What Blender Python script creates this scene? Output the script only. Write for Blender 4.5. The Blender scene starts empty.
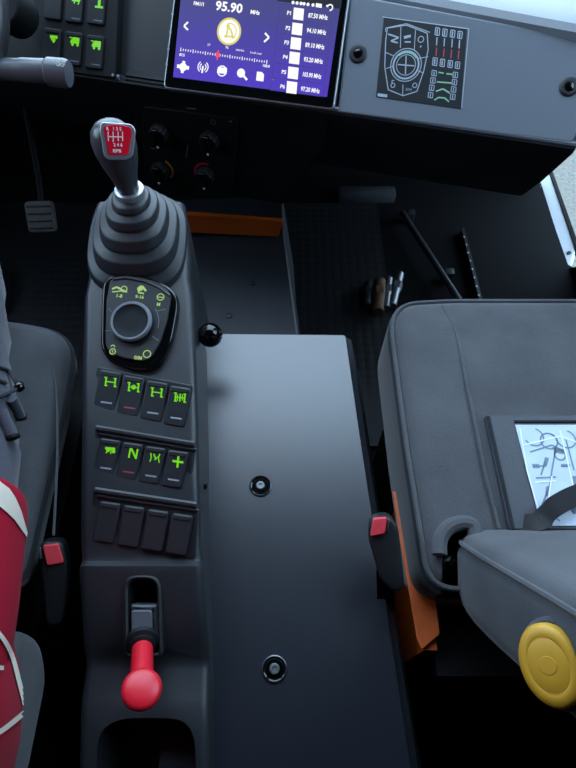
import bpy, bmesh, math, random
from mathutils import Vector as V, Matrix
from mathutils.bvhtree import BVHTree
random.seed(4)
C = bpy.context.scene.collection
PI = math.pi

# ------------------------------------------------------------------ camera
PITCH, FPX, CAM = math.radians(58), 570.0, V((0, 0, 1.05))
cR = V((1, 0, 0)); cF = V((0, math.cos(PITCH), -math.sin(PITCH))); cU = V((0, math.sin(PITCH), math.cos(PITCH)))
cam = bpy.data.objects.new('camera', bpy.data.cameras.new('camera')); C.objects.link(cam)
cam.location = CAM; cam.rotation_euler = (PI/2 - PITCH, 0, 0)
cam.data.sensor_fit = 'VERTICAL'; cam.data.sensor_height = 24; cam.data.lens = 24 * FPX / 768
cam.data.clip_start = 0.02
bpy.context.scene.camera = cam

def ray(x, y): return cF + cR * ((x - 288) / FPX) + cU * ((384 - y) / FPX)
def at_d(x, y, d): return CAM + ray(x, y) * d
def at_z(x, y, z): r = ray(x, y); return CAM + r * ((z - CAM.z) / r.z)
def at_y(x, y, Y): r = ray(x, y); return CAM + r * (Y / r.y)
def at_x(x, y, X): r = ray(x, y); return CAM + r * (X / r.x)

class Fr:                                   # a local frame: origin, x, y, normal
    def __init__(s, o, ex, ez):
        s.o = V(o); s.ez = V(ez).normalized(); ex = V(ex); s.ex = (ex - s.ez * ex.dot(s.ez)).normalized(); s.ey = s.ez.cross(s.ex)
    def __call__(s, u, v, w=0): return s.o + s.ex * u + s.ey * v + s.ez * w
    def px(s, x, y, w=0):                   # where the view ray through (x,y) meets the frame's plane
        r = ray(x, y); o = s.o + s.ez * w
        p = CAM + r * ((o - CAM).dot(s.ez) / r.dot(s.ez)) - s.o
        return (p.dot(s.ex), p.dot(s.ey))
    def pts(s, L, w=0): return [s.px(x, y, w) for x, y in L]
    def unit(s): return (s.o - CAM).dot(cF) / FPX      # metres per pixel at the frame
    def up(s, w): return Fr(s.o + s.ez * w, s.ex, s.ez)

def plane_at(x, y, d, n, x2, y2):           # frame through (x,y) at depth d with normal n, x axis towards (x2,y2)
    o = at_d(x, y, d); n = V(n).normalized(); r = ray(x2, y2)
    q = CAM + r * ((o - CAM).dot(n) / r.dot(n))
    return Fr(o, q - o, n)
def slope_n(deg, yaw=0):                    # normal of a surface rising away from the viewer by deg
    a, b = math.radians(deg), math.radians(yaw)
    return V((-math.sin(a) * math.sin(b), -math.sin(a) * math.cos(b), math.cos(a)))

# ------------------------------------------------------------------ materials
def lin(h):
    h = h.lstrip('#'); c = [int(h[i:i+2], 16) / 255 for i in (0, 2, 4)]
    return tuple(x / 12.92 if x <= .04045 else ((x + .055) / 1.055) ** 2.4 for x in c) + (1,)
MATS = {}
def mat(name, col, rough=.5, metal=0, bump=0, scale=300, var=0, spec=.5, coat=0):
    if name in MATS: return MATS[name]
    m = bpy.data.materials.new(name); m.use_nodes = True; nt = m.node_tree; b = nt.nodes['Principled BSDF']
    c = lin(col); b.inputs['Base Color'].default_value = c; b.inputs['Roughness'].default_value = rough
    b.inputs['Metallic'].default_value = metal; b.inputs['Specular IOR Level'].default_value = spec
    b.inputs['Coat Weight'].default_value = coat; b.inputs['Coat Roughness'].default_value = .15
    if bump or var:
        tc = nt.nodes.new('ShaderNodeTexCoord'); n = nt.nodes.new('ShaderNodeTexNoise'); n.inputs['Scale'].default_value = scale
        n.inputs['Detail'].default_value = 4
        nt.links.new(tc.outputs['Object'], n.inputs['Vector'])
        if bump:
            bp = nt.nodes.new('ShaderNodeBump'); bp.inputs['Strength'].default_value = bump; bp.inputs['Distance'].default_value = .001
            nt.links.new(n.outputs['Fac'], bp.inputs['Height']); nt.links.new(bp.outputs['Normal'], b.inputs['Normal'])
        if var:
            r = nt.nodes.new('ShaderNodeValToRGB'); r.color_ramp.elements[0].position = .3; r.color_ramp.elements[1].position = .7
            r.color_ramp.elements[0].color = tuple(x * (1 - var) for x in c[:3]) + (1,); r.color_ramp.elements[1].color = tuple(min(1, x * (1 + var)) for x in c[:3]) + (1,)
            nt.links.new(n.outputs['Fac'], r.inputs['Fac']); nt.links.new(r.outputs['Color'], b.inputs['Base Color'])
    MATS[name] = m; return m
def fabric(name, col, scale=900, var=.25):
    if name in MATS: return MATS[name]
    m = mat(name, col, .95, bump=0, spec=.15); nt = m.node_tree; b = nt.nodes['Principled BSDF']; c = lin(col)
    b.inputs['Sheen Weight'].default_value = .25; b.inputs['Sheen Roughness'].default_value = .4
    tc = nt.nodes.new('ShaderNodeTexCoord')
    n1 = nt.nodes.new('ShaderNodeTexNoise'); n1.inputs['Scale'].default_value = scale; n1.inputs['Detail'].default_value = 3
    n2 = nt.nodes.new('ShaderNodeTexNoise'); n2.inputs['Scale'].default_value = 14; n2.inputs['Detail'].default_value = 6
    w = nt.nodes.new('ShaderNodeTexNoise'); w.inputs['Scale'].default_value = 700; w.inputs['Detail'].default_value = 5
    for n in (n1, n2, w): nt.links.new(tc.outputs['Object'], n.inputs['Vector'])
    a = nt.nodes.new('ShaderNodeMath'); a.operation = 'ADD'; nt.links.new(n1.outputs['Fac'], a.inputs[0]); nt.links.new(n2.outputs['Fac'], a.inputs[1])
    r = nt.nodes.new('ShaderNodeMapRange'); r.inputs[1].default_value = .6; r.inputs[2].default_value = 1.4; r.inputs[3].default_value = 1 - var; r.inputs[4].default_value = 1 + var
    nt.links.new(a.outputs[0], r.inputs[0])
    mx = nt.nodes.new('ShaderNodeVectorMath'); mx.operation = 'SCALE'; mx.inputs[0].default_value = c[:3]; nt.links.new(r.outputs[0], mx.inputs['Scale'])
    nt.links.new(mx.outputs[0], b.inputs['Base Color'])
    bp = nt.nodes.new('ShaderNodeBump'); bp.inputs['Strength'].default_value = .35; bp.inputs['Distance'].default_value = .0006
    nt.links.new(w.outputs['Fac'], bp.inputs['Height']); nt.links.new(bp.outputs['Normal'], b.inputs['Normal'])
    return m
def emit(name, col, s=1.0):
    if name in MATS: return MATS[name]
    m = bpy.data.materials.new(name); m.use_nodes = True; nt = m.node_tree; b = nt.nodes['Principled BSDF']
    b.inputs['Base Color'].default_value = (0, 0, 0, 1); b.inputs['Roughness'].default_value = .4
    b.inputs['Emission Color'].default_value = lin(col); b.inputs['Emission Strength'].default_value = s
    MATS[name] = m; return m
def glass_mat(name, tint, refl=.04):
    m = bpy.data.materials.new(name); m.use_nodes = True; nt = m.node_tree; nt.nodes.clear()
    o = nt.nodes.new('ShaderNodeOutputMaterial'); t = nt.nodes.new('ShaderNodeBsdfTransparent'); t.inputs[0].default_value = tint
    g = nt.nodes.new('ShaderNodeBsdfGlossy'); g.inputs['Roughness'].default_value = .02
    mx = nt.nodes.new('ShaderNodeMixShader'); mx.inputs[0].default_value = refl
    nt.links.new(t.outputs[0], mx.inputs[1]); nt.links.new(g.outputs[0], mx.inputs[2]); nt.links.new(mx.outputs[0], o.inputs[0])
    return m
PLA = mat('console_plastic', '#24272b', .40, bump=.2, scale=1200, spec=.6)
DASH = mat('dash_plastic', '#53585f', .42, bump=.2, scale=1100)
FASC = mat('fascia_plastic', '#5c636c', .5, bump=.15, scale=900)
DARK = mat('black_plastic', '#17191c', .5, bump=.2, scale=900)
BLK = mat('deep_black_plastic', '#0c0d0f', .6, spec=.2)
GLOSS = mat('gloss_black', '#060708', .12)
ROCKD = mat('dash_rocker_plastic', '#17191c', .6, spec=.25)
ROCK = mat('rocker_plastic', '#25292d', .4)
RUB = mat('boot_rubber', '#2b2e32', .42, bump=.2, scale=700)
COVER = mat('cover_paint', '#1c2029', .30, bump=.12, scale=1500, var=.05, spec=1.0)
TUN = mat('tunnel_paint', '#1d2127', .55, bump=.2, scale=500)
ORG = mat('orange_paint', '#c2560f', .4)
REDP = mat('red_plastic', '#d81c2e', .35)
YEL = mat('yellow_plastic', '#bf8f22', .5)
SILV = mat('silver_trim', '#aeb3ba', .3, metal=.7)
STEEL = mat('steel', '#84888d', .45, metal=.9, bump=.1, scale=200)
RUST = mat('rusty_steel', '#5d4331', .75, metal=.35, bump=.3, scale=250, var=.3)
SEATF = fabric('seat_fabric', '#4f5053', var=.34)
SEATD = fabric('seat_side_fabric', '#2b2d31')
TROU = fabric('trouser_fabric', '#4b4b54', scale=600, var=.3)
TOPR = fabric('red_top_fabric', '#a5182f', scale=700, var=.12); TOPR.node_tree.nodes['Principled BSDF'].inputs['Sheen Weight'].default_value = .03
CREAM = fabric('cream_fabric', '#dccfbd', scale=700, var=.08)
VINYL = mat('pouch_vinyl', '#3a3d44', .5, bump=.3, scale=400)
BELT = mat('belt_webbing', '#17181b', .6, bump=.4, scale=900)
WHITE = mat('white_paint', '#d3d6d8', .5)
GREYT = mat('grey_trim', '#a6adb4', .5)
ROOF = mat('roof_lining', '#131415', .9)
WALLM = mat('cab_side_lining', '#121316', .9, bump=.2, scale=300, spec=.08)
MARK = mat('printed_grey', '#98a2ad', .6)
MARKD = mat('printed_dim_grey', '#5c6670', .6)
MARKR = mat('printed_red', '#a0424c', .6)
MARKG = mat('printed_green', '#7fb08a', .6)
WTX = mat('printed_white', '#e6e6e6', .5)
GRN = emit('green_backlight', '#86f41c', .7)
GRN2 = emit('pale_green_backlight', '#c8f58a', .62)
EW = emit('screen_white', '#ffffff', 1.0)
EL = emit('screen_dim_white', '#b9b4e8', .8)
ER = emit('screen_red', '#ff4d6e', .9)
EY = emit('screen_yellow', '#e8dc6a', .9)
EC = emit('screen_cell', '#5a4ab0', .55)
EB = emit('screen_black', '#10122a', .5)
SKIN = mat('skin', '#b98467', .6)
HAIR = mat('hair', '#2a1d14', .7)

# ------------------------------------------------------------------ mesh helpers
OFF = {}
def newbm(): return bmesh.new()
def obj(name, bm, m, parent=None, ang=35, smooth=True, origin=None):
    bmesh.ops.recalc_face_normals(bm, faces=bm.faces[:]) if not getattr(bm, '_keep', False) else None
    if parent is None:
        vs = [v.co for v in bm.verts]
        off = V(origin) if origin is not None else V((sum(v.x for v in vs)/len(vs), sum(v.y for v in vs)/len(vs), min(v.z for v in vs)))
    else: off = OFF[parent.name]
    bmesh.ops.translate(bm, verts=bm.verts[:], vec=-off)
    me = bpy.data.meshes.new(name); bm.to_mesh(me); bm.free()
    ms = m if isinstance(m, (list, tuple)) else [m]
    for x in ms: me.materials.append(x)
    if smooth:
        me.polygons.foreach_set('use_smooth', [True] * len(me.polygons)); me.set_sharp_from_angle(angle=math.radians(ang))
    o = bpy.data.objects.new(name, me); C.objects.link(o); OFF[o.name] = off
    if parent is None: o.location = off
    else: o.parent = parent
    return o
def tag(o, label=None, cat=None, group=None, kind=None):
    if label: o['label'] = label
    if cat: o['category'] = cat
    if group: o['group'] = group
    if kind: o['kind'] = kind
    return o
def thing(name, label, cat, loc, group=None):
    o = bpy.data.objects.new(name, None); C.objects.link(o); o.location = V(loc); o.empty_display_size = .02; OFF[o.name] = V(loc)
    return tag(o, label, cat, group)
def struct(name, bm, m, **k): return tag(obj(name, bm, m, **k), kind='structure')

def loft(rings, bm=None, closed=True, caps=True):
    bm = bm or newbm(); R = [[bm.verts.new(p) for p in r] for r in rings]; n = len(R[0])
    for a, b in zip(R, R[1:]):
        for i in range(n if closed else n - 1):
            j = (i + 1) % n; bm.faces.new((a[i], a[j], b[j], b[i]))
    if caps and closed:
        bm.faces.new(R[0][::-1]); bm.faces.new(R[-1])
    return bm
def rpoly(pts, r, n=5):
    out = []; N = len(pts); rs = r if isinstance(r, (list, tuple)) else [r] * N
    for i in range(N):
        p = V(pts[i]).to_2d(); a = V(pts[i - 1]).to_2d(); b = V(pts[(i + 1) % N]).to_2d(); k = rs[i]
        if k <= 0: out.append((p.x, p.y)); continue
        ka = min(k, (a - p).length * .48); kb = min(k, (b - p).length * .48)
        s = p + (a - p).normalized() * ka; e = p + (b - p).normalized() * kb
        for t in range(n + 1):
            t /= n; q = s * (1 - t) ** 2 + p * 2 * t * (1 - t) + e * t * t; out.append((q.x, q.y))
    return out
def ccw(P): return P if sum(P[i - 1][0] * P[i][1] - P[i][0] * P[i - 1][1] for i in range(len(P))) > 0 else P[::-1]
def inset(P, d):
    out = []; N = len(P)
    for i in range(N):
        a, p, b = V(P[i - 1]), V(P[i]), V(P[(i + 1) % N])
        e1 = (p - a); e2 = (b - p)
        if e1.length < 1e-7: e1 = e2
        if e2.length < 1e-7: e2 = e1
        n1 = V((-e1.y, e1.x)).normalized(); n2 = V((-e2.y, e2.x)).normalized(); n = (n1 + n2)
        if n.length < 1e-6: n = n1
        n.normalize(); k = max(.5, n.dot(n1)); q = p + n * (d / k); out.append((q.x, q.y))
    return out
def pad(fr, outline, h0, h1, r=.002, crown=0, seg=3, rings=3, bm=None, r0=0):
    P = ccw([tuple(p) for p in outline]); L = []
    if r0:
        for i in range(seg + 1):
            t = PI / 2 * i / seg; L.append((inset(P, r0 * (1 - math.sin(t))), h0 + r0 * (1 - math.cos(t))))
    else: L.append((P, h0))
    for i in range(seg + 1):
        t = PI / 2 * i / seg; L.append((inset(P, r * (1 - math.cos(t))), h1 - r + r * math.sin(t)))
    if not crown: L.append((inset(P, r * 1.35), h1))
    Q = L[-1][0]; cx = sum(p[0] for p in Q) / len(Q); cy = sum(p[1] for p in Q) / len(Q)
    R = [[fr(u, v, h) for u, v in P_] for P_, h in L]
    if crown:
        for k in range(1, rings + 1):
            s = 1 - k / (rings + .7); R.append([fr(cx + (u - cx) * s, cy + (v - cy) * s, h1 + crown * (1 - s * s)) for u, v in Q])
    return loft(R, bm)
def rect(cx, cy, w, h): return [(cx - w/2, cy - h/2), (cx + w/2, cy - h/2), (cx + w/2, cy + h/2), (cx - w/2, cy + h/2)]
def circ(cx, cy, r, n=28): return [(cx + r * math.cos(2*PI*i/n), cy + r * math.sin(2*PI*i/n)) for i in range(n)]
def box(x0, x1, y0, y1, z0, z1, bm=None, bev=0):
    b = newbm(); bmesh.ops.create_cube(b, size=1)
    for v in b.verts: v.co = V(((x0+x1)/2 + v.co.x*(x1-x0), (y0+y1)/2 + v.co.y*(y1-y0), (z0+z1)/2 + v.co.z*(z1-z0)))
    if bev: bmesh.ops.bevel(b, geom=b.edges[:], offset=bev, segments=2, profile=.5, affect='EDGES')
    return join(bm, b)
def join(a, b):
    if a is None: return b
    me = bpy.data.meshes.new('tmp'); b.to_mesh(me); b.free(); a.from_mesh(me); bpy.data.meshes.remove(me); return a
def lathe(o, axis, prof, seg=28, bm=None, hint=(1, 0, .01), caps=True):
    f = Fr(o, hint if abs(V(axis).normalized().dot(V(hint).normalized())) < .9 else (0, 1, .01), axis)
    return loft([[f(r * math.cos(2*PI*i/seg), r * math.sin(2*PI*i/seg), h) for i in range(seg)] for r, h in prof], bm, caps=caps)
def smoothpath(P, n=6):
    P = [V(p) for p in P]
    if len(P) < 3: return P
    out = []
    for i in range(len(P) - 1):
        a = P[max(i-1, 0)]; b = P[i]; c = P[i+1]; d = P[min(i+2, len(P)-1)]
        for k in range(n):
            t = k / n; out.append(.5 * ((2*b) + (c - a)*t + (2*a - 5*b + 4*c - d)*t*t + (3*b - a - 3*c + d)*t**3))
    out.append(P[-1]); return out
def tube(P, r, seg=10, bm=None, flat=1.0, hint=(0, 0, 1)):
    P = [V(p) for p in P]; n = len(P); rr = r if isinstance(r, (list, tuple)) else [r] * n; R = []; h = V(hint)
    for i in range(n):
        t = (P[min(i+1, n-1)] - P[max(i-1, 0)]).normalized(); s = t.cross(h)
        if s.length < 1e-4: s = t.cross(V((1, .2, 0)))
        s.normalize(); u = s.cross(t)
        R.append([P[i] + s * (rr[i] * math.cos(2*PI*k/seg)) + u * (rr[i] * flat * math.sin(2*PI*k/seg)) for k in range(seg)])
    return loft(R, bm)
def ribbon(P, w, th, side):
    P = [V(p) for p in P]; R = []
    for i in range(len(P)):
        t = (P[min(i+1, len(P)-1)] - P[max(i-1, 0)]).normalized(); s = V(side[i] if isinstance(side, list) else side); s = (s - t * s.dot(t)).normalized(); n = t.cross(s)
        R.append([P[i] + s*w/2 + n*th/2, P[i] - s*w/2 + n*th/2, P[i] - s*w/2 - n*th/2, P[i] + s*w/2 - n*th/2])
    return loft(R)
def boolean(o, cutter_bm):
    me = bpy.data.meshes.new('cut'); bmesh.ops.recalc_face_normals(cutter_bm, faces=cutter_bm.faces[:]); cutter_bm.to_mesh(me); cutter_bm.free()
    c = bpy.data.objects.new('cut', me); C.objects.link(c)
    md = o.modifiers.new('b', 'BOOLEAN'); md.operation = 'DIFFERENCE'; md.solver = 'EXACT'; md.object = c
    bpy.context.view_layer.update()
    dg = bpy.context.evaluated_depsgraph_get(); nm = bpy.data.meshes.new_from_object(o.evaluated_get(dg))
    o.modifiers.clear(); old = o.data; o.data = nm; bpy.data.objects.remove(c)
    nm.polygons.foreach_set('use_smooth', [True] * len(nm.polygons)); nm.set_sharp_from_angle(angle=math.radians(35))

class Draw:                                  # flat printed / backlit marks on a frame
    def __init__(s, fr, w=.0004): s.f = fr; s.w = w; s.bm = newbm()
    def poly(s, P, dw=0):
        P = ccw(P); f = s.bm.faces.new([s.bm.verts.new(s.f(u, v, s.w + dw)) for u, v in P]); return s
    def line(s, P, w, close=False):
        P = [V(p) for p in P]
        if close: P = P + [P[0]]
        for a, b in zip(P, P[1:]):
            d = b - a
            if d.length < 1e-7: continue
            n = V((-d.y, d.x)).normalized() * (w/2); s.poly([a + n, a - n, b - n, b + n])
        return s
    def pl(s, L, wpx, close=False): return s.line(s.f.pts(L, s.w), wpx * s.f.unit(), close)
    def pp(s, L): return s.poly(s.f.pts(L, s.w))
    def disc(s, c, r, n=24): return s.poly(circ(c[0], c[1], r, n))
    def pdisc(s, x, y, rpx): return s.disc(s.f.px(x, y, s.w), rpx * s.f.unit())
    def ring(s, c, r, w, a0=0, a1=360, n=32):
        k = max(3, int(n * (a1 - a0) / 360)); A = [math.radians(a0 + (a1 - a0) * i / k) for i in range(k + 1)]
        for a, b in zip(A, A[1:]):
            s.poly([(c[0] + q * math.cos(t), c[1] + q * math.sin(t)) for q, t in ((r - w/2, a), (r + w/2, a), (r + w/2, b), (r - w/2, b))])
        return s
    def pring(s, x, y, r, w, a0=0, a1=360): u = s.f.unit(); return s.ring(s.f.px(x, y, s.w), r * u, w * u, a0, a1)
    def text(s, t, x, y, hpx, rot=0, bold=0, sx=1.0):
        cu = bpy.data.curves.new('t', 'FONT'); cu.body = t; cu.align_x = 'CENTER'; cu.align_y = 'CENTER'
        u = s.f.unit(); cu.size = hpx * u / .7; cu.offset = bold * cu.size; cu.resolution_u = 2
        ob = bpy.data.objects.new('t', cu); me = bpy.data.meshes.new_from_object(ob); bpy.data.objects.remove(ob); bpy.data.curves.remove(cu)
        cx, cy = s.f.px(x, y, s.w); c, sn = math.cos(rot), math.sin(rot)
        vs = [s.bm.verts.new(s.f(cx + sx*v.co.x*c - v.co.y*sn, cy + sx*v.co.x*sn + v.co.y*c, s.w)) for v in me.vertices]
        for p in me.polygons:
            try: s.bm.faces.new([vs[i] for i in p.vertices])
            except ValueError: pass
        bpy.data.meshes.remove(me); return s
    def done(s, name, m, parent, label=None):
        o = obj(name, s.bm, m, parent, smooth=False)
        if label: o['label'] = label
        return o

def knurl(o, axis, r, h, n=14):                # simple fluted knob
    f = Fr(o, (1, 0, .01), axis); R = []
    for rr, hh in ((.92, 0), (1, .1), (.95, .85), (.85, 1), (.5, 1.02)):
        R.append([f(r * rr * (1 + .04 * math.cos(n * a)) * math.cos(a), r * rr * (1 + .04 * math.cos(n * a)) * math.sin(a), hh * h) for a in [2*PI*i/56 for i in range(56)]])
    return loft(R)

# ================================================================== SETTING
struct('floor', box(-1.0, .70, -.62, 1.34, -.05, 0), mat('floor_rubber', '#0e0f11', .9, spec=.08))
GM = mat('outside_gravel', '#5a5852', .95, bump=.5, scale=55, var=.3)
struct('ground', box(-14, 14, -10, 24, -1.35, -1.15), GM)
def rubber_mat():
    m = bpy.data.materials.new('studded_rubber'); m.use_nodes = True; nt = m.node_tree; b = nt.nodes['Principled BSDF']
    b.inputs['Base Color'].default_value = lin('#14161a'); b.inputs['Roughness'].default_value = .6; b.inputs['Specular IOR Level'].default_value = .3
    tc = nt.nodes.new('ShaderNodeTexCoord'); vo = nt.nodes.new('ShaderNodeTexVoronoi'); vo.inputs['Scale'].default_value = 48; vo.inputs['Randomness'].default_value = .15
    bp = nt.nodes.new('ShaderNodeBump'); bp.inputs['Strength'].default_value = .5; bp.inputs['Distance'].default_value = .006; bp.invert = True
    nt.links.new(tc.outputs['Object'], vo.inputs['Vector']); nt.links.new(vo.outputs['Distance'], bp.inputs['Height']); nt.links.new(bp.outputs['Normal'], b.inputs['Normal'])
    return m
RMAT = rubber_mat()

# ================================================================== DASHBOARD
PSI, EL_ = math.radians(14), math.radians(45)
dn = V((-math.sin(PSI) * math.cos(EL_), -math.cos(PSI) * math.cos(EL_), math.sin(EL_)))
dex = V((math.cos(PSI), -math.sin(PSI), 0)); dey = V((math.sin(PSI), math.cos(PSI), 0))
FD = Fr(at_d(256, 50, .80), dex, dn)
ulo = -.95; uhi = FD.px(579, 140)[0]
vt = FD.px(480, 17)[1]; vl = FD.px(460, 130)[1]
T = FD(0, vt, 0); Lp = FD(0, vl, 0)
FH = Fr((FD.o.x, FD.o.y, 0), dex, (0, 0, 1))               # plan frame: x along the dash, y forward
def az(p): q = V(p) - FH.o; return (q.dot(dey), q.z)
aT, zT = az(T); aL, zL = az(Lp)
dash = thing('dashboard', 'dark grey plastic dashboard running across the cab below the windscreen', 'dashboard', FH(0, .1, 0))
# body profile (a forward, z up), extruded along the dash
B = FD.px(420, 188); qy = at_y(420, 187, .88); aB, zB = az(qy)
f1, f2, f3, f4, f5 = [az(FD(0, v_, w_)) for v_, w_ in ((vt - .004, -.014), (vl + .010, -.014), (vl + .006, -.004), (vl - .002, -.005), (vl - .006, -.016))]
prof = [(aT + .03, zT - .03), f1, f2, f3, f4, f5]
prof += [(aL + (aB - aL) * .5 + .01, zL + (zB - zL) * .55), (aB, zB + .02), (aB + .02, zB), (aB + .12, zB), (aB + .12, zT - .05)]
aBk = aB + .12
def ext(prof, u0, u1, taper=0): return loft([[FH(u, a, z) for a, z in prof] for u in (u0, u1)])
obj('dash_body', ext(prof, ulo, uhi), DARK, dash)
# passenger fascia
fas = rpoly(FD.pts([(338, 112), (575, 143), (592, 40), (350, -6)]), [.002, .012, .012, .002])
fo = obj('passenger_fascia', pad(FD, fas, -.016, 0, .002), FASC, dash); fo['label'] = 'smooth grey passenger fascia plate'
for x, y in ((358, 54), (569, 87)):
    c = FD.px(x, y); r = 8.5 * FD.unit()
    cap = obj('fastener_cap', lathe(FD(*c, 0), dn, [(r, -.002), (r, .001), (r * .8, .003), (r * .55, .0032), (r * .45, .0015), (.0001, .0015)]), DARK, dash)
    obj('cap_stud', lathe(FD(*c, .0015), dn, [(r * .5, 0), (r * .42, .003), (r * .1, .0042)]), GLOSS, cap)
# lip below the fascia
lp = FD.pts([(120, 85), (578, 147)]); 
for a_, b_ in ((ulo, FD.px(118, 84)[0]), (FD.px(330, 110)[0], uhi)): obj('lower_lip', tube([FD(a_, vl + .004, -.004), FD(b_, vl + .004, -.004)], .004, 8), DASH, dash)
# dash top pad
aP, zP = az(FD(*FD.px(480, 8), 0))
padp = [(aP + .004, zP - .03), (aP, zP - .006), (aP + .006, zP + .001), (aP + .02, zP + .004), (aP + .075, zP - .002), (aP + .085, zP - .012), (aP + .085, zP - .03)]
wA, wB = at_z(436, 1, zP), at_z(576, 27, zP); dW = (wB - wA).normalized(); nW = V((-dW.y, dW.x, 0))
FW_ = Fr((wA.x, wA.y, 0), dW, (0, 0, 1)); padq = [(a - aP, z) for a, z in padp]
obj('top_pad', loft([[FW_(u_, a, z) for a, z in padq] for u_ in (-1.0, (wB - wA).length + .02)]), mat('pad_plastic', '#8b9197', .5, bump=.2, scale=900), dash)
# column between the switches and the screen
# centre stack below the lip
s0, s1 = FD.px(121, 82)[0], FD.px(334, 110)[0]
zS = at_y(240, 212, .84).z
FS = Fr(FH((s0 + s1) / 2, aL + .004, zL - .02), dex, -dey)
topw = [(s0, aL + .002, zL + .02), (s1, aL + .002, zL + .02)]
FHs = lambda u, a, z: FH(u, a, z)
k = FS.px(283, 209); botR = FS(*k)
s1b = (botR - FH.o).dot(dex); zb = botR.z
st = newbm()
ring_f = [FHs(s0, aL + .004, zL + .004), FHs(s1, aL + .004, zL + .004), FHs(s1 - .012, aL + .006, zL - .07), FHs(s1b, aL + .012, zb), FHs(s0, aL + .012, zb)]
ring_b = [p + dey * .07 for p in ring_f]
st = loft([ring_f, ring_b]); bmesh.ops.bevel(st, geom=st.edges[:], offset=.004, segments=2, affect='EDGES')
obj('center_stack', st, BLK, dash)
# heater controls
ht = thing('heater_controls', 'black heater control plate with four round knobs below the touchscreen', 'heater controls', FS.o)
hp = rpoly(FS.pts([(143, 106), (238, 118), (232, 198), (146, 200)]), .006)
obj('control_plate', pad(FS, hp, -.004, .002, .001), BLK, ht)
for x, y, ring, a0, a1 in ((161, 131, None, 0, 0), (211, 138, None, 0, 0), (162, 168, 'o', -50, 60), (207, 173, 'r', 70, 290)):
    c = FS.px(x, y); u = FS.unit(); p = FS(*c, .002)
    kb = obj('rotary_knob', knurl(p, FS.ez, 10.5 * u, .016), BLK, ht)
    g = newbm(); g = pad(FS.up(.018), rpoly([(c[0] - 3*u, c[1] - 11*u), (c[0] + 3*u, c[1] - 11*u), (c[0] + 3*u, c[1] + 11*u), (c[0] - 3*u, c[1] + 11*u)], .002), 0, .006, .001)
    obj('finger_grip', g, GLOSS, kb)
    Draw(FS.up(.0245), .0004).disc((c[0] + 1*u, c[1] - 8*u), 1.5*u).done('pointer_dot', WTX, kb, 'white pointer dot')
    if ring:
        Draw(FS.up(.0024), .0002).ring(c, 13.5*u, 2.4*u, a0, a1).done('temperature_arc', mat('arc_red', '#a0162a', .5) if ring == 'r' else mat('arc_orange', '#b0702c', .5), ht, 'red warm arc' if ring == 'r' else 'orange arc')
D = Draw(FS.up(.0024), .0002)
for L_, w_ in (([(186, 108), (196, 109)], 1.4), ([(188, 145), (186, 158)], 1.2), ([(229, 122), (232, 121)], 1.6), ([(150, 148), (156, 149)], 1.0)): Draw(FS.up(.0024), .0002).pl(L_, w_).done('control_mark', MARKD, ht)
D.pring(213, 122, 2.4, .8); D.done('control_mark', MARKD, ht)

# touchscreen
FT = FD.up(.006)
ts = thing('touchscreen', 'wide touchscreen radio showing a violet tuner page in the dash centre', 'touchscreen', FT.o)
tq = [(163, 88), (334, 110), (350, -6), (177, -30)]
P = rpoly(FT.pts(tq), .008)
obj('screen_rim', pad(FT, P, -.02, 0, .0015), SILV, ts)['label'] = 'thin silver rim'
P2 = inset(ccw(P), .0022)
obj('screen_glass', pad(FT, P2, -.001, .0012, .0006), GLOSS, ts)
FT = FT.up(.0012)
def disp_mat():
    m = bpy.data.materials.new('display_violet'); m.use_nodes = True; nt = m.node_tree; b = nt.nodes['Principled BSDF']
    tc = nt.nodes.new('ShaderNodeTexCoord'); sp = nt.nodes.new('ShaderNodeSeparateXYZ'); nt.links.new(tc.outputs['Generated'], sp.inputs[0])
    r = nt.nodes.new('ShaderNodeValToRGB'); r.color_ramp.elements[0].color = lin('#5540c8'); r.color_ramp.elements[1].color = lin('#4a4a90')
    r.color_ramp.elements[0].position = .05; r.color_ramp.elements[1].position = .7
    nt.links.new(sp.outputs[2], r.inputs[0]); b.inputs['Base Color'].default_value = (0, 0, 0, 1); b.inputs['Roughness'].default_value = .3
    nt.links.new(r.outputs[0], b.inputs['Emission Color']); b.inputs['Emission Strength'].default_value = .9
    return m
Draw(FT, .0003).pp([(173, 77), (327, 97), (343, -12), (184, -34)]).done('display', disp_mat(), ts, 'violet lit display')
Draw(FT, .0005).pp([(277, 1), (341, 9), (343, -10), (280, -16)]).done('status_strip', EB, ts)
tilt = -math.radians(7)
D = Draw(FT, .0008)
D.text('95.90', 229, 7.5, 8, 0, .03, 1.1); D.text('FM1/1', 199, 4, 3.2, 0, .03); D.text('MHz', 255, 12.5, 3.4, 0, .04)
D.done('frequency_text', EW, ts, 'white lit frequency text')
for L_ in ([(188, 22), (184, 26), (188, 30)], [(265, 33), (269, 37.5), (264, 42)]): Draw(FT, .0008).pl(L_, 1.8).done('seek_arrow', EW, ts)
D = Draw(FT, .0008)
for i in range(36):
    t = i / 35; x = 181 + 86 * t; y = 49.5 + 12.5 * t; h = 1.1 if i % 5 else 1.9
    D.pl([(x, y - h), (x - .4, y + h)], .8)
D.text('87.5', 182, 55, 2.4, 0, .03); D.text('108.0', 266, 66, 2.4, 0, .03); D.text('ST', 209, 45, 2.2); D.text('96', 227, 47.5, 2.6); D.text('stereo', 240, 50, 2.4); D.text('local scan', 256, 53, 2.2)
D.done('tuner_scale', EW, ts, 'white lit tuning scale')
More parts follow.
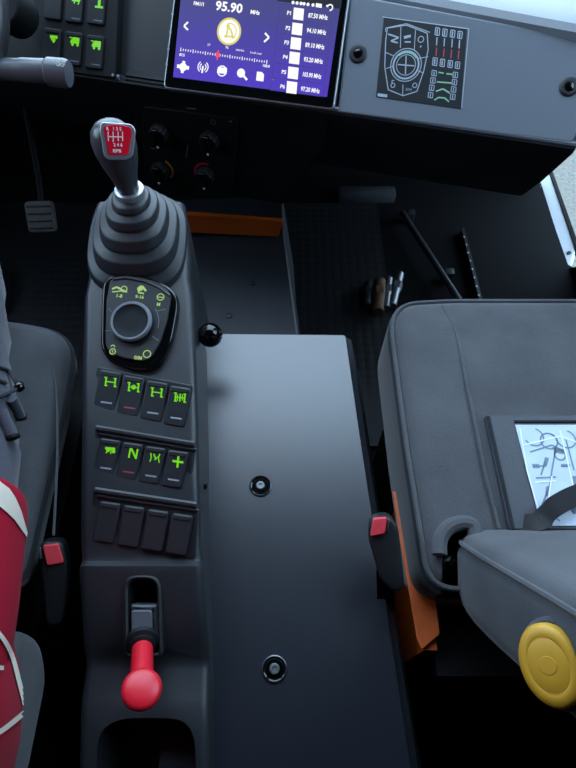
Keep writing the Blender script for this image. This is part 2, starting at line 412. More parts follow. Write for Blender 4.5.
# icon row
D = Draw(FT, .0008)
D.pdisc(183, 67, 4); D.pl([(177, 66), (189, 68)], 3.4); D.pl([(184, 61), (182, 73)], 3)
D.done('menu_icon', EW, ts); D = Draw(FT, .0008); D.pl([(203, 66), (202, 73)], 1.8); D.pring(203, 67, 3.2, 1, -60, 60); D.pring(203, 67, 3.2, 1, 120, 240); D.pring(203, 67, 5.4, 1, -55, 55); D.pring(203, 67, 5.4, 1, 125, 235)
D.done('menu_icon', EW, ts); D = Draw(FT, .0008); D.pp([(218, 67), (227, 68), (226.5, 74), (217, 73)]); D.pring(222, 71, 4.6, 1.2)
D.done('menu_icon', EW, ts); D = Draw(FT, .0008); D.pdisc(241, 73, 4.2); D.pl([(243, 75), (247, 80)], 2.2)
D.done('menu_icon', EW, ts); D = Draw(FT, .0008); D.pp([(257, 71.5), (262, 72), (264, 74.5), (263.4, 81.5), (256, 80.5)]); D.text('...', 273, 79, 2.2)
D.done('menu_icon', EW, ts)
fs = [('87.50 MHz', 14), ('94.10 MHz', 29), ('89.10 MHz', 43.5), ('93.20 MHz', 58), ('103.90 MHz', 73), ('97.20 MHz', 87.5)]
for i, (t, y) in enumerate(fs):
    x = 318.5 - i * 1.55; D = Draw(FT, .0008)
    D.text(t, x - .6, y + 2.6, 3.9, 0, .03, .78 if len(t) < 10 else .70)
    a = 298.5 - i * 1.35
    D.pp([(a - 4.6, y - 6.6), (a + 5.6, y - 5.2), (a + 4.6, y + 6.6), (a - 5.6, y + 5.2)])
    D.text('P%d' % (i + 1), a - 9.2, y - .8, 3.4, 0, .03); D.done('preset_row', EW, ts, 'white lit preset ' + t)
D = Draw(FT, .0008)
for x, y in ((293, 2.5), (297, 3), (301, 3.4), (304, 3.8), (308, 4.4), (313, 5)): D.pdisc(x, y, 1.5)
D.pp([(316, 3), (322, 4), (321.6, 8), (315.6, 7)]); D.pring(330, 7.5, 2.5, 1.2, -90, 180); D.pl([(326, 6), (331, 4.5)], 1.2)
D.done('status_icons', EW, ts)
D = Draw(FT, .0006)
D.pdisc(229, 31.5, 12.6); D.done('album_glow', EY, ts, 'round pale yellow radio emblem')
D = Draw(FT, .001); D.pdisc(229, 31.5, 10.6); D.done('album_disc', EW, ts)
D = Draw(FT, .0012); D.pl([(226, 38), (228, 27), (231, 30), (233, 38)], 1.8); D.pl([(224, 36), (235, 37)], 1.6); D.pdisc(228, 26, 1.8); D.pring(229, 31.5, 7.4, 1, -60, 110)
D.done('album_emblem', EY, ts)
D = Draw(FT, .0012); D.pdisc(217.7, 55, 2.6); D.pl([(218.5, 50), (217, 60)], 1.2); D.done('tuner_marker', ER, ts, 'red tuner marker')
D = Draw(FT, .0005)
for i, (t, y) in enumerate(fs):
    x = 305.5 - i * 1.6
    D.pl([(x - 25, y - 8.6 - 1.5), (x + 27, y - 8.6 + 5)], .7); D.pl([(x + 27, y - 3.6), (x + 25.4, y + 10)], .7); D.pl([(x - 25, y - 10), (x - 27, y + 3.5)], .7)
D.pl([(271, 90), (321, 96.4)], .7)
D.done('list_lines', EC, ts)
D = Draw(FT, .0006)
for y in (14, 32, 49, 64): D.pdisc(172.5 - (y - 14) * .12, y, 1.3)
D.pl([(168.6, 44), (167.6, 58)], 1.2)
D.done('side_key_marks', mat('dim_key_print', '#8a8f98', .5), ts)

# instruction plate
ip = thing('instruction_plate', 'black instruction decal with selector dial and axle diagrams stuck on the passenger fascia', 'decal', FD(*FD.px(420, 60)))
cr = [(384, 16), (467, 29), (461, 109), (376, 97)]
obj('plate', pad(FD, rpoly(FD.pts(cr), .001), 0, .0008, .0003), mat('decal_black', '#15191f', .45), ip)
FI = FD.up(.0008)
K = lambda L: [(370 + x / 5.76, 15 + y / 5.76) for x, y in L]
D = Draw(FI, .0003)
D.pl(K([(72, 10), (570, 80), (528, 535)]), .9)
D.done('plate_border', MARK, ip)
D = Draw(FI, .0004)
D.pl(K([(100, 75), (210, 58), (330, 105), (335, 200), (310, 320), (270, 440), (190, 465), (105, 430), (85, 300), (90, 150)]), .9, True)
D.pl(K([(90, 95), (90, 75), (210, 50), (345, 100)]), .7)
D.pl(K([(178, 68), (175, 190)]), .7); D.pl(K([(262, 85), (255, 200)]), .7); D.pl(K([(90, 215), (135, 235)]), .7); D.pl(K([(280, 250), (335, 240)]), .7); D.pl(K([(90, 310), (130, 295)]), .7); D.pl(K([(275, 320), (310, 335)]), .7); D.pl(K([(190, 400), (188, 462)]), .7)
cx, cy = K([(207, 288)])[0]
D.pring(cx, cy, 14.5, .8); D.pring(cx, cy, 12, 1.6); D.pring(cx, cy, 9, .7)
D.pl(K([(160, 285), (255, 293)]), 1.1); D.pl(K([(208, 235), (204, 340)]), 1.1)
D.pl(K([(105, 110), (165, 130), (120, 150), (160, 160)]), 1.4); D.pl(K([(195, 130), (235, 120)]), 2.4); D.pl(K([(200, 155), (235, 155)]), 1.2)
a = K([(293, 140)])[0]; D.pring(*a, 2.6, .8); D.pl(K([(288, 185), (296, 178)]), 1.4)
a = K([(132, 405)])[0]; D.pring(*a, 1.9, .8); D.pl(K([(125, 395), (128, 375), (140, 378)]), .8); a = K([(258, 405)])[0]; D.pring(*a, 2, .7); D.text('0/M', *K([(222, 430)])[0], 2.6)
D.pp(K([(45, 450), (100, 458), (98, 475), (43, 468)]))
for i, x in enumerate((390, 433, 478, 520)):
    D.pl(K([(x - 12, 72 + i*7), (x + 12, 76 + i*7), (x + 8, 118 + i*6), (x - 16, 114 + i*6)]), .8, True)
    D.pl(K([(x - 2, 80 + i*7), (x - 5, 112 + i*6)]), 1.2)
    x2 = x - 14; D.pl(K([(x2 - 12, 245 + i*8), (x2 + 12, 248 + i*8), (x2 + 8, 292 + i*6), (x2 - 16, 288 + i*6)]), .8, True); D.pl(K([(x2 - 2, 252 + i*8), (x2 - 4, 284 + i*6)]), 1.2)
    D.pl(K([(x - 4, 128 + i*5), (x - 7, 175 + i*6)]), 1.0)
for j in range(4):
    for xa in (370 - j*7, 492 - j*5):
        y = 318 + j*42 + (10 if xa > 400 else 0); D.pl(K([(xa - 12, y), (xa + 14, y + 4), (xa + 11, y + 34), (xa - 15, y + 30)]), .7, True); D.pl(K([(xa, y + 8), (xa - 2, y + 28)]), 1.0)
D.done('diagram_lines', MARK, ip, 'pale printed diagrams')
D = Draw(FI, .0004)
for i, x in enumerate((384, 427, 470, 512)): D.pl(K([(x, 188 + i*5), (x - 4, 235 + i*7)]), 1.0)
D.done('red_lever_lines', MARKR, ip, 'red printed bars')
D = Draw(FI, .0004)
D.pl(K([(395, 330), (425, 335)]), 1.2); D.pl(K([(440, 338), (475, 342)]), 1.2); D.pl(K([(385, 385), (470, 392)]), 1.2); D.pl(K([(380, 440), (420, 425), (460, 450)]), 1.3); D.pl(K([(370, 490), (395, 475), (430, 478), (455, 500)]), 1.3)
D.done('axle_marks', MARKG, ip, 'pale green printed axle marks')
a = K([(207, 288)])[0]; D = Draw(FI, .0005); D.pring(*a, 11, 1.2, 40, 140); D.done('dial_arc', MARKG, ip, 'pale green printed arc')

# switch cluster beside the steering wheel
FK = FD.up(.0)
sw = thing('dash_switch_cluster', 'black dash plate with rocker switches beside the steering wheel', 'switch cluster', FK(*FK.px(80, 50)))
obj('cluster_plate', pad(FK, rpoly(FK.pts([(-70, 53), (116, 79), (120, -30), (-70, -57)]), .004), -.02, .003, .0015), BLK, sw)
def rocker(fr, q, parent, h=.004, m=ROCK, label=None):
    P = rpoly(fr.pts(q), .0034, 4); o = obj('rocker_switch', pad(fr, P, -.012, h, .0016, seg=4), m, parent)
    if label: o['label'] = label
    # raised top shoulder
    a, b, c, d = [V(p) for p in fr.pts(q)]          # TL TR BR BL
    e = .1
    S = [a + (d - a)*.03 + (b - a)*e, b + (c - b)*.03 - (b - a)*e, b + (c - b)*.14 - (b - a)*e, a + (d - a)*.14 + (b - a)*e]
    obj('rocker_shoulder', pad(fr, rpoly([tuple(p) for p in S], .0014, 3), h - .001, h + .0010, .0006), m, o)
    return o
FK = FK.up(.003)
def q4(x, y, dx=(21, 3), dy=(-4, 38)): return [(x, y), (x + dx[0], y + dx[1]), (x + dx[0] + dy[0], y + dx[1] + dy[1]), (x + dy[0], y + dy[1])]
rows = [(47, -14, None), (68, -11, 'wiper'), (90, -9, 'flask'), (45.5, 28, 'beacon'), (66.5, 31.5, 'van'), (88, 35, 'van')]
names = {None: 'blank rocker', 'wiper': 'rocker with green mist symbol', 'flask': 'rocker with green axle symbol', 'beacon': 'rocker with green beacon symbol', 'van': 'rocker with green work lamp symbol'}
for x, y, s in rows:
    o = rocker(FK, q4(x, y, (17, 2.3), (-2.5, 33)), sw, m=ROCKD, label=names[s])
    if s:
        D = Draw(FK.up(.004), .0003); gx, gy = x + 8, y + 9.5
        if s == 'beacon': D.pl([(gx - 3.5, gy - 1), (gx + 4, gy)], 3); D.pl([(gx - 2.4, gy + 1.6), (gx + 2, gy + 3)], 2); D.pdisc(gx, gy + 4, 1.3)
        elif s == 'van': D.pp([(gx - 1, gy - 4), (gx + 5, gy - 3), (gx + 4.6, gy + 3), (gx - 4.4, gy + 2), (gx - 4, gy - .5)]); D.pdisc(gx - 2, gy + 3.4, 1.5); D.pdisc(gx + 3, gy + 4, 1.5); D.pl([(gx - 5, gy - 4), (gx - 2, gy - 3)], 1)
        elif s == 'wiper': D.pl([(gx - 4, gy + 1), (gx + 4, gy + 2)], 3); D.pl([(gx - 2, gy + 5), (gx - 1, gy + 2)], 1.4); D.pl([(gx + 2, gy + 6), (gx + 4, gy + 1)], 1.4)
        else: D.pl([(gx - 3, gy + 6), (gx + 5, gy + 7)], 2); D.pl([(gx + 1.6, gy - 3), (gx + 1, gy + 6)], 3); D.pl([(gx - 2, gy - 3), (gx + 5, gy - 2)], 1.6)
        D.done('backlit_symbol', GRN, o, 'green backlit symbol')
        Draw(FK.up(.004), .0003).pl([(x + 3.5, y + 29), (x + 12, y + 30.2)], .9).done('indicator_bar', MARKD, o)
c = FK.px(113, 75); obj('plate_screw', lathe(FK(*c, -.0002), dn, [(.0022, 0), (.002, .001), (.0004, .0012)], 12), STEEL, sw)

# steering wheel and stalk
wc = at_d(-134, -6, .62); wn = V((.10, -.78, .62)).normalized()
whl = thing('steering_wheel', 'dark rimmed steering wheel cut off by the picture edge', 'steering wheel', wc)
FWH = Fr(wc, (1, 0, 0), wn); rW = .135
# rim radius chosen for the rim to pass where it is seen
rimc = [FWH(rW * math.cos(a), rW * math.sin(a)) for a in [2*PI*i/64 for i in range(64)]]
b = newbm(); R = []
for i in range(64):
    a = 2*PI*i/64; rd = FWH.ex * math.cos(a) + FWH.ey * math.sin(a)
    R.append([wc + rd * (rW + .013 * math.cos(t)) + FWH.ez * .015 * math.sin(t) for t in [2*PI*k/12 for k in range(12)]])
loft(R + [R[0]], b, caps=False); bmesh.ops.remove_doubles(b, verts=b.verts[:], dist=1e-5)
obj('wheel_rim', b, mat('wheel_leather', '#26282b', .35), whl)
obj('wheel_hub', lathe(wc - wn * .03, wn, [(.05, 0), (.05, .02), (.035, .03), (.001, .032)]), DARK, whl)
for a in (0, PI*.5, PI, PI*1.5):
    d = FWH.ex * math.cos(a - .6) + FWH.ey * math.sin(a - .6)
    obj('wheel_spoke', tube([wc - wn * .02 + d * .03, wc - wn * .015 + d * .09, wc + d * (rW)], .012, 8, flat=.5, hint=wn), DARK, whl)
obj('steering_shaft', tube([wc - wn * .03, wc - wn * .26 + V((-.12, 0, 0))], .024, 16), BLK, whl)
# gauge binnacle edge
st_o = at_d(60, 70, .70)
stk = thing('indicator_stalk', 'grey steering column stalk with white arrows on its ribbed end', 'stalk', at_d(10, 75, .70))
p0, p1 = at_d(-70, 66, .66), at_d(47, 71, .655); p2, p3 = at_d(47, 71.5, .655), at_d(70, 74, .655)
u = .66 / FPX
obj('stalk_arm', tube(smoothpath([p0, p0.lerp(p1, .4), p0.lerp(p1, .62), p0.lerp(p1, .8), p1], 4), [.0115]*8 + [.0118]*4 + [.0128]*5, 18, flat=1.0), mat('stalk_plastic', '#4c4f53', .35), stk)
ax = (p3 - p2).normalized(); L_ = (p3 - p2).length
obj('stalk_sleeve', lathe(p2, ax, [(.0130, 0), (.0152, .002), (.0156, L_*.8), (.0140, L_*.97), (.006, L_)], 24), mat('stalk_plastic', '#4c4f53', .35), stk)
fa = Fr((p2 + p3) / 2 + (CAM - p2).normalized() * .0160, ax, CAM - p2)
D = Draw(fa, .0002); x, y = 60, 66
D.pring(x - 2, y - 2, 1.6, .8); D.pring(x + 2.2, y - 1.6, 1.6, .8); D.pl([(x - 4, y - 4), (x + 4, y - 3.5)], 1.2); D.pl([(x - 2, y + 5), (x + 2.4, y + 5.4)], 1.4); D.pp([(x - 2.6, y + 3), (x + 3, y + 3.5), (x, y + 6.6)])
D.done('stalk_symbols', WTX, stk, 'white printed wash symbols')
bn = thing('gauge_hood', 'round black gauge hood behind the steering wheel rim', 'gauge hood', at_d(12, 10, .80))
g0 = at_d(-2, 2, .76)
obj('hood_ring', lathe(g0 - dn * .05, dn, [(.028, .0), (.030, .04), (.031, .05), (.029, .052), (.026, .046), (.025, .02)], 32), BLK, bn)
obj('gauge_face', lathe(g0 - dn * .04, dn, [(.025, 0), (.025, .03), (.001, .031)], 32), BLK, bn)

# ================================================================== CENTRE CONSOLE
FC = Fr(at_d(140, 390, .65), (1, 0, 0), slope_n(15))
stn = [(196, 92, 183, -.012), (215, 90, 187, 0), (250, 88, 190, .0), (276, 87, 190, 0), (294, 83, 193, 0), (360, 81, 195.5, 0), (415, 80, 197.5, 0), (480, 79, 199, 0), (540, 78, 201, -.002), (556, 78, 202, -.005), (561, 78, 202, -.004),
       (566, 78, 203, .003), (572, 78, 203, .003), (610, 78, 205, -.004), (648, 78, 207, -.010), (660, 78, 207, -.017), (672, 78, 208, -.017), (700, 77, 209, -.006), (730, 77, 210, -.002), (768, 77, 211, 0), (840, 76, 214, 0)]
con = thing('center_console', 'dark grey plastic console with cup holder beside the tunnel cover', 'console', (-.15, .25, .02))
R = []
for py, xl, xr, dz in stn:
    a = FC(*FC.px(xl, py), dz); b_ = FC(*FC.px(xr, py), dz); r = .010; Rg = []
    zf = .02
    Rg.append(V((a.x - .012, a.y, zf))); Rg.append(V((a.x - .003, a.y, (a.z + zf) / 2)))
    for i in range(6):
        t = PI/2 * i/5; Rg.append(V((a.x + r - r*math.cos(t), a.y, a.z - r + r*math.sin(t))))
    for i in range(6):
        t = PI/2 * i/5; Rg.append(V((b_.x - r + r*math.sin(t), b_.y, b_.z - r + r*math.cos(t))))
    Rg.append(V((b_.x + .002, b_.y, (b_.z + zf) / 2))); Rg.append(V((b_.x + .010, b_.y, zf)))
    R.append(Rg)
cb = loft(R)
hs = obj('console_housing', cb, PLA, con, ang=28)
boolean(hs, pad(FC, rpoly(FC.pts([(127, 578), (158, 578), (160, 654), (128, 654)]), [.012, .012, .004, .004]), -.07, .03, .0001, seg=1))
boolean(hs, pad(FC, rpoly(FC.pts([(97, 740), (104, 727), (122, 719), (178, 719), (190, 728), (195, 742), (200, 860), (94, 860)]), .014), -.10, .03, .0001, seg=1))
# rim around the brake slot
sl = rpoly(FC.pts([(127, 578), (158, 578), (160, 654), (128, 654)]), [.012, .012, .004, .004])
o1 = ccw(sl); rimR = [[FC(u_, v_, w_) for u_, v_ in inset(o1, d_)] for d_, w_ in ((.001, -.02), (.001, .0015), (-.001, .003), (-.0035, .002), (-.004, -.008))]
obj('slot_rim', loft(rimR, caps=False), DARK, con)
obj('console_clip', lathe(at_d(200, 486, .66), (1, -.2, .3), [(.006, -.012), (.006, 0), (.004, .003), (.0035, .008), (.001, .009)], 14), GLOSS, con)['label'] = 'small black stud'

# gear lever with bellows
gb = at_d(137, 252, .70); gt = V((gb.x, gb.y, gb.z))
gl = thing('gear_lever', 'gear lever with pear shaped black knob and folded rubber bellows', 'gear lever', gb)
def bell_ring(cx, py, y_half, xw, z, k=.0):
    pass
bl = []
N = 40
def oval(c, hx, hy, p=2.6):
    out = []
    for i in range(N):
        a = 2*PI*i/N; ca, sa = math.cos(a), math.sin(a)
        out.append(V((c.x + hx * math.copysign(abs(ca) ** (2/p), ca), c.y + hy * math.copysign(abs(sa) ** (2/p), sa), c.z)))
    return out
base_c = FC(*FC.px(138, 244), 0)
top_c = V((base_c.x + .005, base_c.y + .010, base_c.z + .070))
levels = [(0, .061, .066), (.10, .060, .064), (.16, .051, .055), (.2, .052, .056), (.36, .050, .053), (.42, .040, .044), (.46, .041, .045), (.60, .039, .042), (.65, .030, .033), (.69, .031, .034), (.80, .030, .032), (.84, .0215, .024), (.875, .0225, .025), (.95, .021, .023), (.965, .016, .017), (1.0, .016, .016)]
for t, hx, hy in levels:
    c = base_c.lerp(top_c, t); tl = (1 - t)
    R0 = oval(c, hx, hy, 2.0 + 1.0 * (1 - t))
    # base follows the deck's slope
    bl.append([V((p.x, p.y, p.z + (p.y - c.y) * .268 * tl)) for p in R0])
bo = obj('bellows', loft(bl), RUB, gl, ang=22)
bv = bo.modifiers.new('bevel', 'BEVEL'); bv.width = .0022; bv.segments = 2; bv.limit_method = 'ANGLE'; bv.angle_limit = math.radians(20)
obj('lever_collar', lathe(top_c - V((0, 0, .004)), (0, 0, 1), [(.0165, 0), (.0175, .003), (.0165, .009), (.0125, .010)], 24), SILV, gl)
kc = top_c + V((-.0005, 0, .0))
kax = V((.0, -.06, 1)).normalized()
FKn = Fr(kc, (1, 0, 0), kax); kr = []
for h, rx, ry in ((0, .0125, .0125), (.012, .0125, .0125), (.026, .0150, .0150), (.042, .0195, .018), (.058, .0225, .0205), (.070, .0230, .0205), (.080, .0205, .018), (.087, .0150, .013), (.0905, .008, .007)):
    kr.append([FKn(rx * math.cos(2*PI*i/32), ry * math.sin(2*PI*i/32), h) for i in range(32)])
kn = obj('lever_knob', loft(kr), mat('knob_leather', '#3a3d41', .3), gl, ang=60)
# badge plate on the knob facing the driver
bvk = BVHTree.FromPolygons([v.co + OFF[gl.name] for v in kn.data.vertices], [tuple(p.vertices) for p in kn.data.polygons])
hk = bvk.ray_cast(CAM, ray(117, 141).normalized())
fb = Fr(hk[0], (1, -.05, 0), hk[1])
bq = [(101, 122), (131, 124), (136, 130), (133, 156), (126, 160), (108, 160), (104, 155), (100, 130)]
obj('badge_frame', pad(fb, rpoly(fb.pts(bq), .003), -.012, .0015, .001), SILV, kn)
bq2 = [(103, 126), (117, 124.5), (130, 127), (132, 131), (128, 155), (109, 155)]
obj('red_badge', pad(fb.up(.0015), rpoly(fb.pts(bq2), .002), -.001, .001, .0005), mat('badge_red', '#e0152f', .25), kn)['label'] = 'red badge with white shift pattern'
D = Draw(fb.up(.0025), .0003)
for i, x in enumerate((108, 113, 118, 122.4)): D.pl([(x, 131.5), (x + .3, 141)], .9)
D.pl([(108, 136.6), (122.8, 137)], 1); D.text('R', 107.4, 128.8, 3, 0, .03); D.text('1 3 5', 117, 129, 3, 0, .03)
D.text('2 4 6', 118, 145, 3, 0, .03); D.pl([(113, 140), (113.2, 142)], .9); D.text('EPS', 117, 151, 2.8, 0, .04, 1.4)
D.done('shift_pattern', WTX, kn)

# drive mode selector
FL = Fr(FC(*FC.px(135, 322), .010), (math.cos(.14), -math.sin(.14), 0), slope_n(18, 6))
ds = thing('drive_selector', 'rotary drive mode selector with round dial and green symbols behind the gear lever', 'selector', FL.o)
so = [(101, 300), (103, 279), (117, 272), (143, 275), (165, 283), (177, 293), (178, 306), (172, 340), (160, 365), (148, 371), (128, 369), (108, 361), (100, 348)]
obj('selector_surround', pad(FL, rpoly(FL.pts(so), .01, 4), -.03, .0, .003), GLOSS, ds)
si = [(107, 302), (111, 280), (124, 276), (146, 279), (164, 287), (172, 295), (168, 320), (160, 345), (152, 358), (146, 362), (124, 359), (110, 353), (106, 346)]
obj('selector_plate', pad(FL, rpoly(FL.pts(si), .006, 4), -.001, .003, .0012), DARK, ds)
tr = FL.up(.003)
rg = [(113, 279.5), (126, 278), (146, 282), (160, 288), (170, 296)]
obj('ridge_trim', tube([tr(*tr.px(x, y), .0006) for x, y in rg], .0014, 6), PLA, ds)
c = tr.px(132.5, 323); u = tr.unit()
dl = obj('selector_dial', lathe(tr(*c, 0), tr.ez, [(21.5*u, 0), (21.5*u, .002), (20.8*u, .006), (19.4*u, .0078), (17.5*u, .0078), (16.6*u, .0066), (8*u, .0062), (.0003, .0062)], 40), mat('dial_plastic', '#1a1d21', .7, spec=.2), ds, ang=50)
b = lathe(tr(*c, .004), tr.ez, [(21.2*u, .0015), (20.6*u, .0032), (19.4*u, .0045), (17.6*u, .0044), (17.0*u, .001)], 40, caps=False)
obj('dial_ring', b, mat('dial_ring_grey', '#6c7279', .35), dl)['label'] = 'satin grey dial rim'
D = Draw(tr, .0003)
D = Draw(tr, .0003); D.pl([(112, 289), (117, 287), (122, 290), (127, 292)], 2.0); D.pl([(112, 292), (121, 291)], 1.2); D.pring(124, 289, 3, 1); D.text('1-8', 119, 296, 3.6, 0, .03); D.done('backlit_symbol', GRN2, ds, 'pale green backlit symbol')
D = Draw(tr, .0003); D.pp([(137, 288), (141, 285), (143, 290), (138, 292)]); D.pl([(142, 286), (146, 291)], 2.2); D.pl([(138, 292.5), (144, 293.5)], 1.5); D.text('9-16', 139.5, 297, 3.4, 0, .03); D.done('backlit_symbol', GRN2, ds, 'pale green backlit symbol')
D = Draw(tr, .0003); D.pring(160.5, 297, 3.4, 1.0); D.pl([(158, 297), (163, 297.4)], 1); D.text('M', 158.5, 304.5, 3.2, 0, .05); D.done('backlit_symbol', GRN2, ds, 'pale green backlit symbol')
D = Draw(tr, .0003); D.pring(112.6, 351.5, 2.8, 1.0); D.pring(112.8, 347, 1.9, .9, 0, 180); D.pl([(112.6, 350.4), (112.4, 352.6)], 1); D.done('backlit_symbol', GRN2, ds, 'pale green backlit symbol')
D = Draw(tr, .0003); D.pring(147, 354, 3.6, 1.0); D.text('0/M', 138, 358, 3.6, 0, .04); D.done('backlit_symbol', GRN2, ds, 'pale green backlit symbol')
D = Draw(tr, .0003); D.pl([(105, 331), (111, 330.4)], .9); D.done('division_line', MARKD, ds)
D = Draw(tr, .0003); D.pl([(152, 336), (159, 341)], .9); D.done('division_line', MARKD, ds)
D = Draw(tr, .0003); D.pring(132.5, 323, 26.5, .9, -5, 42); D.done('division_line', MARKD, ds)
D = Draw(tr, .0003); D.pl([(157, 311), (166, 309)], .7); D.done('division_line', MARKD, ds)
D = Draw(tr, .0003); D.pl([(108, 308), (112, 312)], .6); D.done('division_line', MARKD, ds)

# switch banks
def bank(label, n, pA, pB, bez, q0, step, dx, dy, syms, labs, slope, lift, ridge):
    o = FC(*FC.px(*pA), lift); d = (o - CAM).dot(cF)
    f = plane_at(pA[0], pA[1], d, slope_n(slope, 8), pB[0], pB[1])
    t = thing('switch_bank', label, 'switch bank', f.o)
    obj('bank_bezel', pad(f, rpoly(f.pts(bez), .004), -.03, 0, .002), DARK, t)
    if ridge:
        obj('bezel_ridge', tube([f(*f.px(x, y), .0015) for x, y in ridge], .0034, 8), PLA, t)
        obj('bezel_sill', tube([f(*f.px(x + 2, y + 5.5), .0012) for x, y in ridge], .0016, 8), PLA, t)
    for i in range(n):
        x, y = q0[0] + step[0]*i, q0[1] + step[1]*i
        r = rocker(f, [(x, y), (x + dx[0], y + dx[1]), (x + dx[0] + dy[0], y + dx[1] + dy[1]), (x + dy[0], y + dy[1])], t, .005, label=labs[i])
        if syms[i]:
            D = Draw(f.up(.005), .0003); gx, gy = x + dx[0]*.5 - 1.6, y + 12
            s = syms[i]
            if s == 'N': D.text('N', gx + .5, gy - .5, 11, 0, .02, .85)
            elif s == '+': D.pl([(gx - 5.5, gy - .8), (gx + 5.5, gy + .8)], 2.1); D.pl([(gx + .6, gy - 6), (gx - .6, gy + 6)], 2.1)
            elif s == 'fan': D.pl([(gx - 5, gy - 2), (gx + 5, gy - 1)], 2.4); D.pdisc(gx - 2, gy, 2); D.pdisc(gx + 3.5, gy + 1.5, 1.8); D.pl([(gx - 4.5, gy + 3), (gx - 2, gy + 1)], 1.2); D.pl([(gx + .5, gy + 4), (gx + 1, gy)], 1.2)
            elif s == 'lock': D.pl([(gx - 4.5, gy - 5), (gx - 4, gy), (gx - 5.6, gy + 4)], 1.2); D.pl([(gx + 4.6, gy - 4), (gx + 3, gy), (gx + 4, gy + 5)], 1.2); D.pl([(gx - 1.6, gy - 4), (gx, gy), (gx + .6, gy + 2)], 1.3); D.pl([(gx - 1, gy + 2), (gx + 2.5, gy - 1)], 1)
            else:
                # axle diagram: two wheels each side of a shaft
                D.pl([(gx - 4.6, gy - .6), (gx + 4.6, gy + .6)], 1.1)
                for dx_ in (-4.6, 4.6):
                    D.pl([(gx + dx_ + .5, gy - 4 + dx_*.12), (gx + dx_ - .4, gy + 4 + dx_*.12)], 1.6)
                    for dy_ in (-4, 4): D.pl([(gx + dx_ - 1.4, gy + dy_ + dx_*.12 - .2), (gx + dx_ + 1.6, gy + dy_ + dx_*.12 + .2)], 1.3)
                if s == 'axm': D.pdisc(gx, gy, 2.4)
                if s == 'ax4': D.pl([(gx + .4, gy - 4), (gx - .4, gy + 4)], 1.5); D.pl([(gx - 2.5, gy - 3), (gx - 2.8, gy + 3)], 1); D.pl([(gx + 2.5, gy - 3), (gx + 2.2, gy + 3)], 1)
            D.done('backlit_symbol', GRN, r, 'green backlit symbol')
            bx, by = x + dx[0]*.5 + dy[0]*.8, y + dx[1]*.5 + dy[1]*.8
            Draw(f.up(.005), .0003).pl([(bx - 5.5, by - .8), (bx + 5.5, by + .8)], 1.5).done('indicator_bar', [MARK, MARKR, MARK, MARK][i] if n == 4 else MARK, r)
    return t
ax4 = ['rocker with green front axle symbol', 'rocker with green centre lock symbol', 'rocker with green axle symbol', 'rocker with green double axle symbol']
bank('switch bank of four rockers with green axle symbols below the rotary selector', 4, (101, 368), (192, 386), [(97, 366), (192, 384.5), (187, 431), (89, 413)], (101.5, 370), (23.2, 5.2), (21, 3.6), (-7, 38.5), ['ax', 'axm', 'ax', 'ax4'], ax4, 24, .002, None)
bank('switch bank of rockers showing green N and plus signs, middle of three', 4, (101, 434), (192, 450), [(95, 428), (195, 445), (190, 497), (88, 476)], (101.5, 438), (22.6, 3.9), (20.4, 2.8), (-7.5, 36), ['fan', 'N', 'lock', '+'], ['rocker with green vehicle symbol', 'rocker with green letter N', 'rocker with green curved symbol', 'rocker with green plus sign'], 24, .001, [(97, 428), (195, 444.5)])
bank('switch bank of four blank rockers in front of the red brake knob', 4, (101, 497), (196, 513), [(93, 489), (198, 506), (194, 560), (88, 545)], (101, 500.5), (24, 4), (21, 3), (-7, 40), [None]*4, [None]*4, 24, .001, [(96, 490), (197, 505)])

# red brake lever
bk = thing('parking_brake_lever', 'parking brake lever with round red knob standing in the console slot', 'brake lever', FC(*FC.px(143, 620), -.03))
p0 = FC(*FC.px(143, 606), -.045); p1 = FC(*FC.px(143, 652), .006)
fbk = Fr(p1, (1, 0, 0), slope_n(6))
obj('lever_bracket', pad(FC, rpoly(FC.pts([(129, 604), (157.5, 604), (158.5, 651), (129.5, 651)]), .003), -.030, -.003, .004), mat('bracket_grey', '#3c4046', .35), bk)
obj('bracket_band', pad(FC, rpoly(FC.pts([(131.5, 610), (152, 610), (152.5, 640), (132, 640)]), .003), -.002, .002, .0015), mat('bracket_band_grey', '#54585e', .35), bk)
kd = at_d(141.5, 691, .513); kb_ = at_d(142.5, 648, .563)
axk = (kd - kb_).normalized()
obj('lever_stem', tube([kb_ - axk * .02, kb_, kd - axk * .010], [.0095, .0102, .0108], 20), REDP, bk)
obj('lever_boot', lathe(kb_ - axk * .012, axk, [(.016, 0), (.0165, .006), (.0125, .008), (.0135, .011), (.0105, .013)], 24), DARK, bk)
fk_ = Fr(kd, (1, 0, 0), (CAM - kd).normalized() + V((0, .25, 0)))
obj('lever_knob', lathe(fk_.o - fk_.ez * .003, fk_.ez, [(.009, -.004), (.0145, .001), (.0174, .006), (.0179, .009), (.0172, .0118), (.0145, .0137), (.008, .0150), (.0005, .0153)], 36), REDP, bk, ang=60)['label'] = 'round red knob'

# small black ball lever
bp = at_d(210, 335, .72)
bll = thing('ball_lever', 'short lever with glossy black ball knob beside the console', 'lever', bp - V((.03, 0, .01)))
obj('ball_knob', lathe(bp - V((0, 0, .0155)), (0, 0, 1), [(.0155 * math.sin(PI * i / 14) + .0002, .0155 * (1 - math.cos(PI * i / 14))) for i in range(15)], 28), GLOSS, bll, ang=80)
obj('lever_stem', tube([bp - V((.04, -.004, .012)), bp], .0045, 10), STEEL, bll)

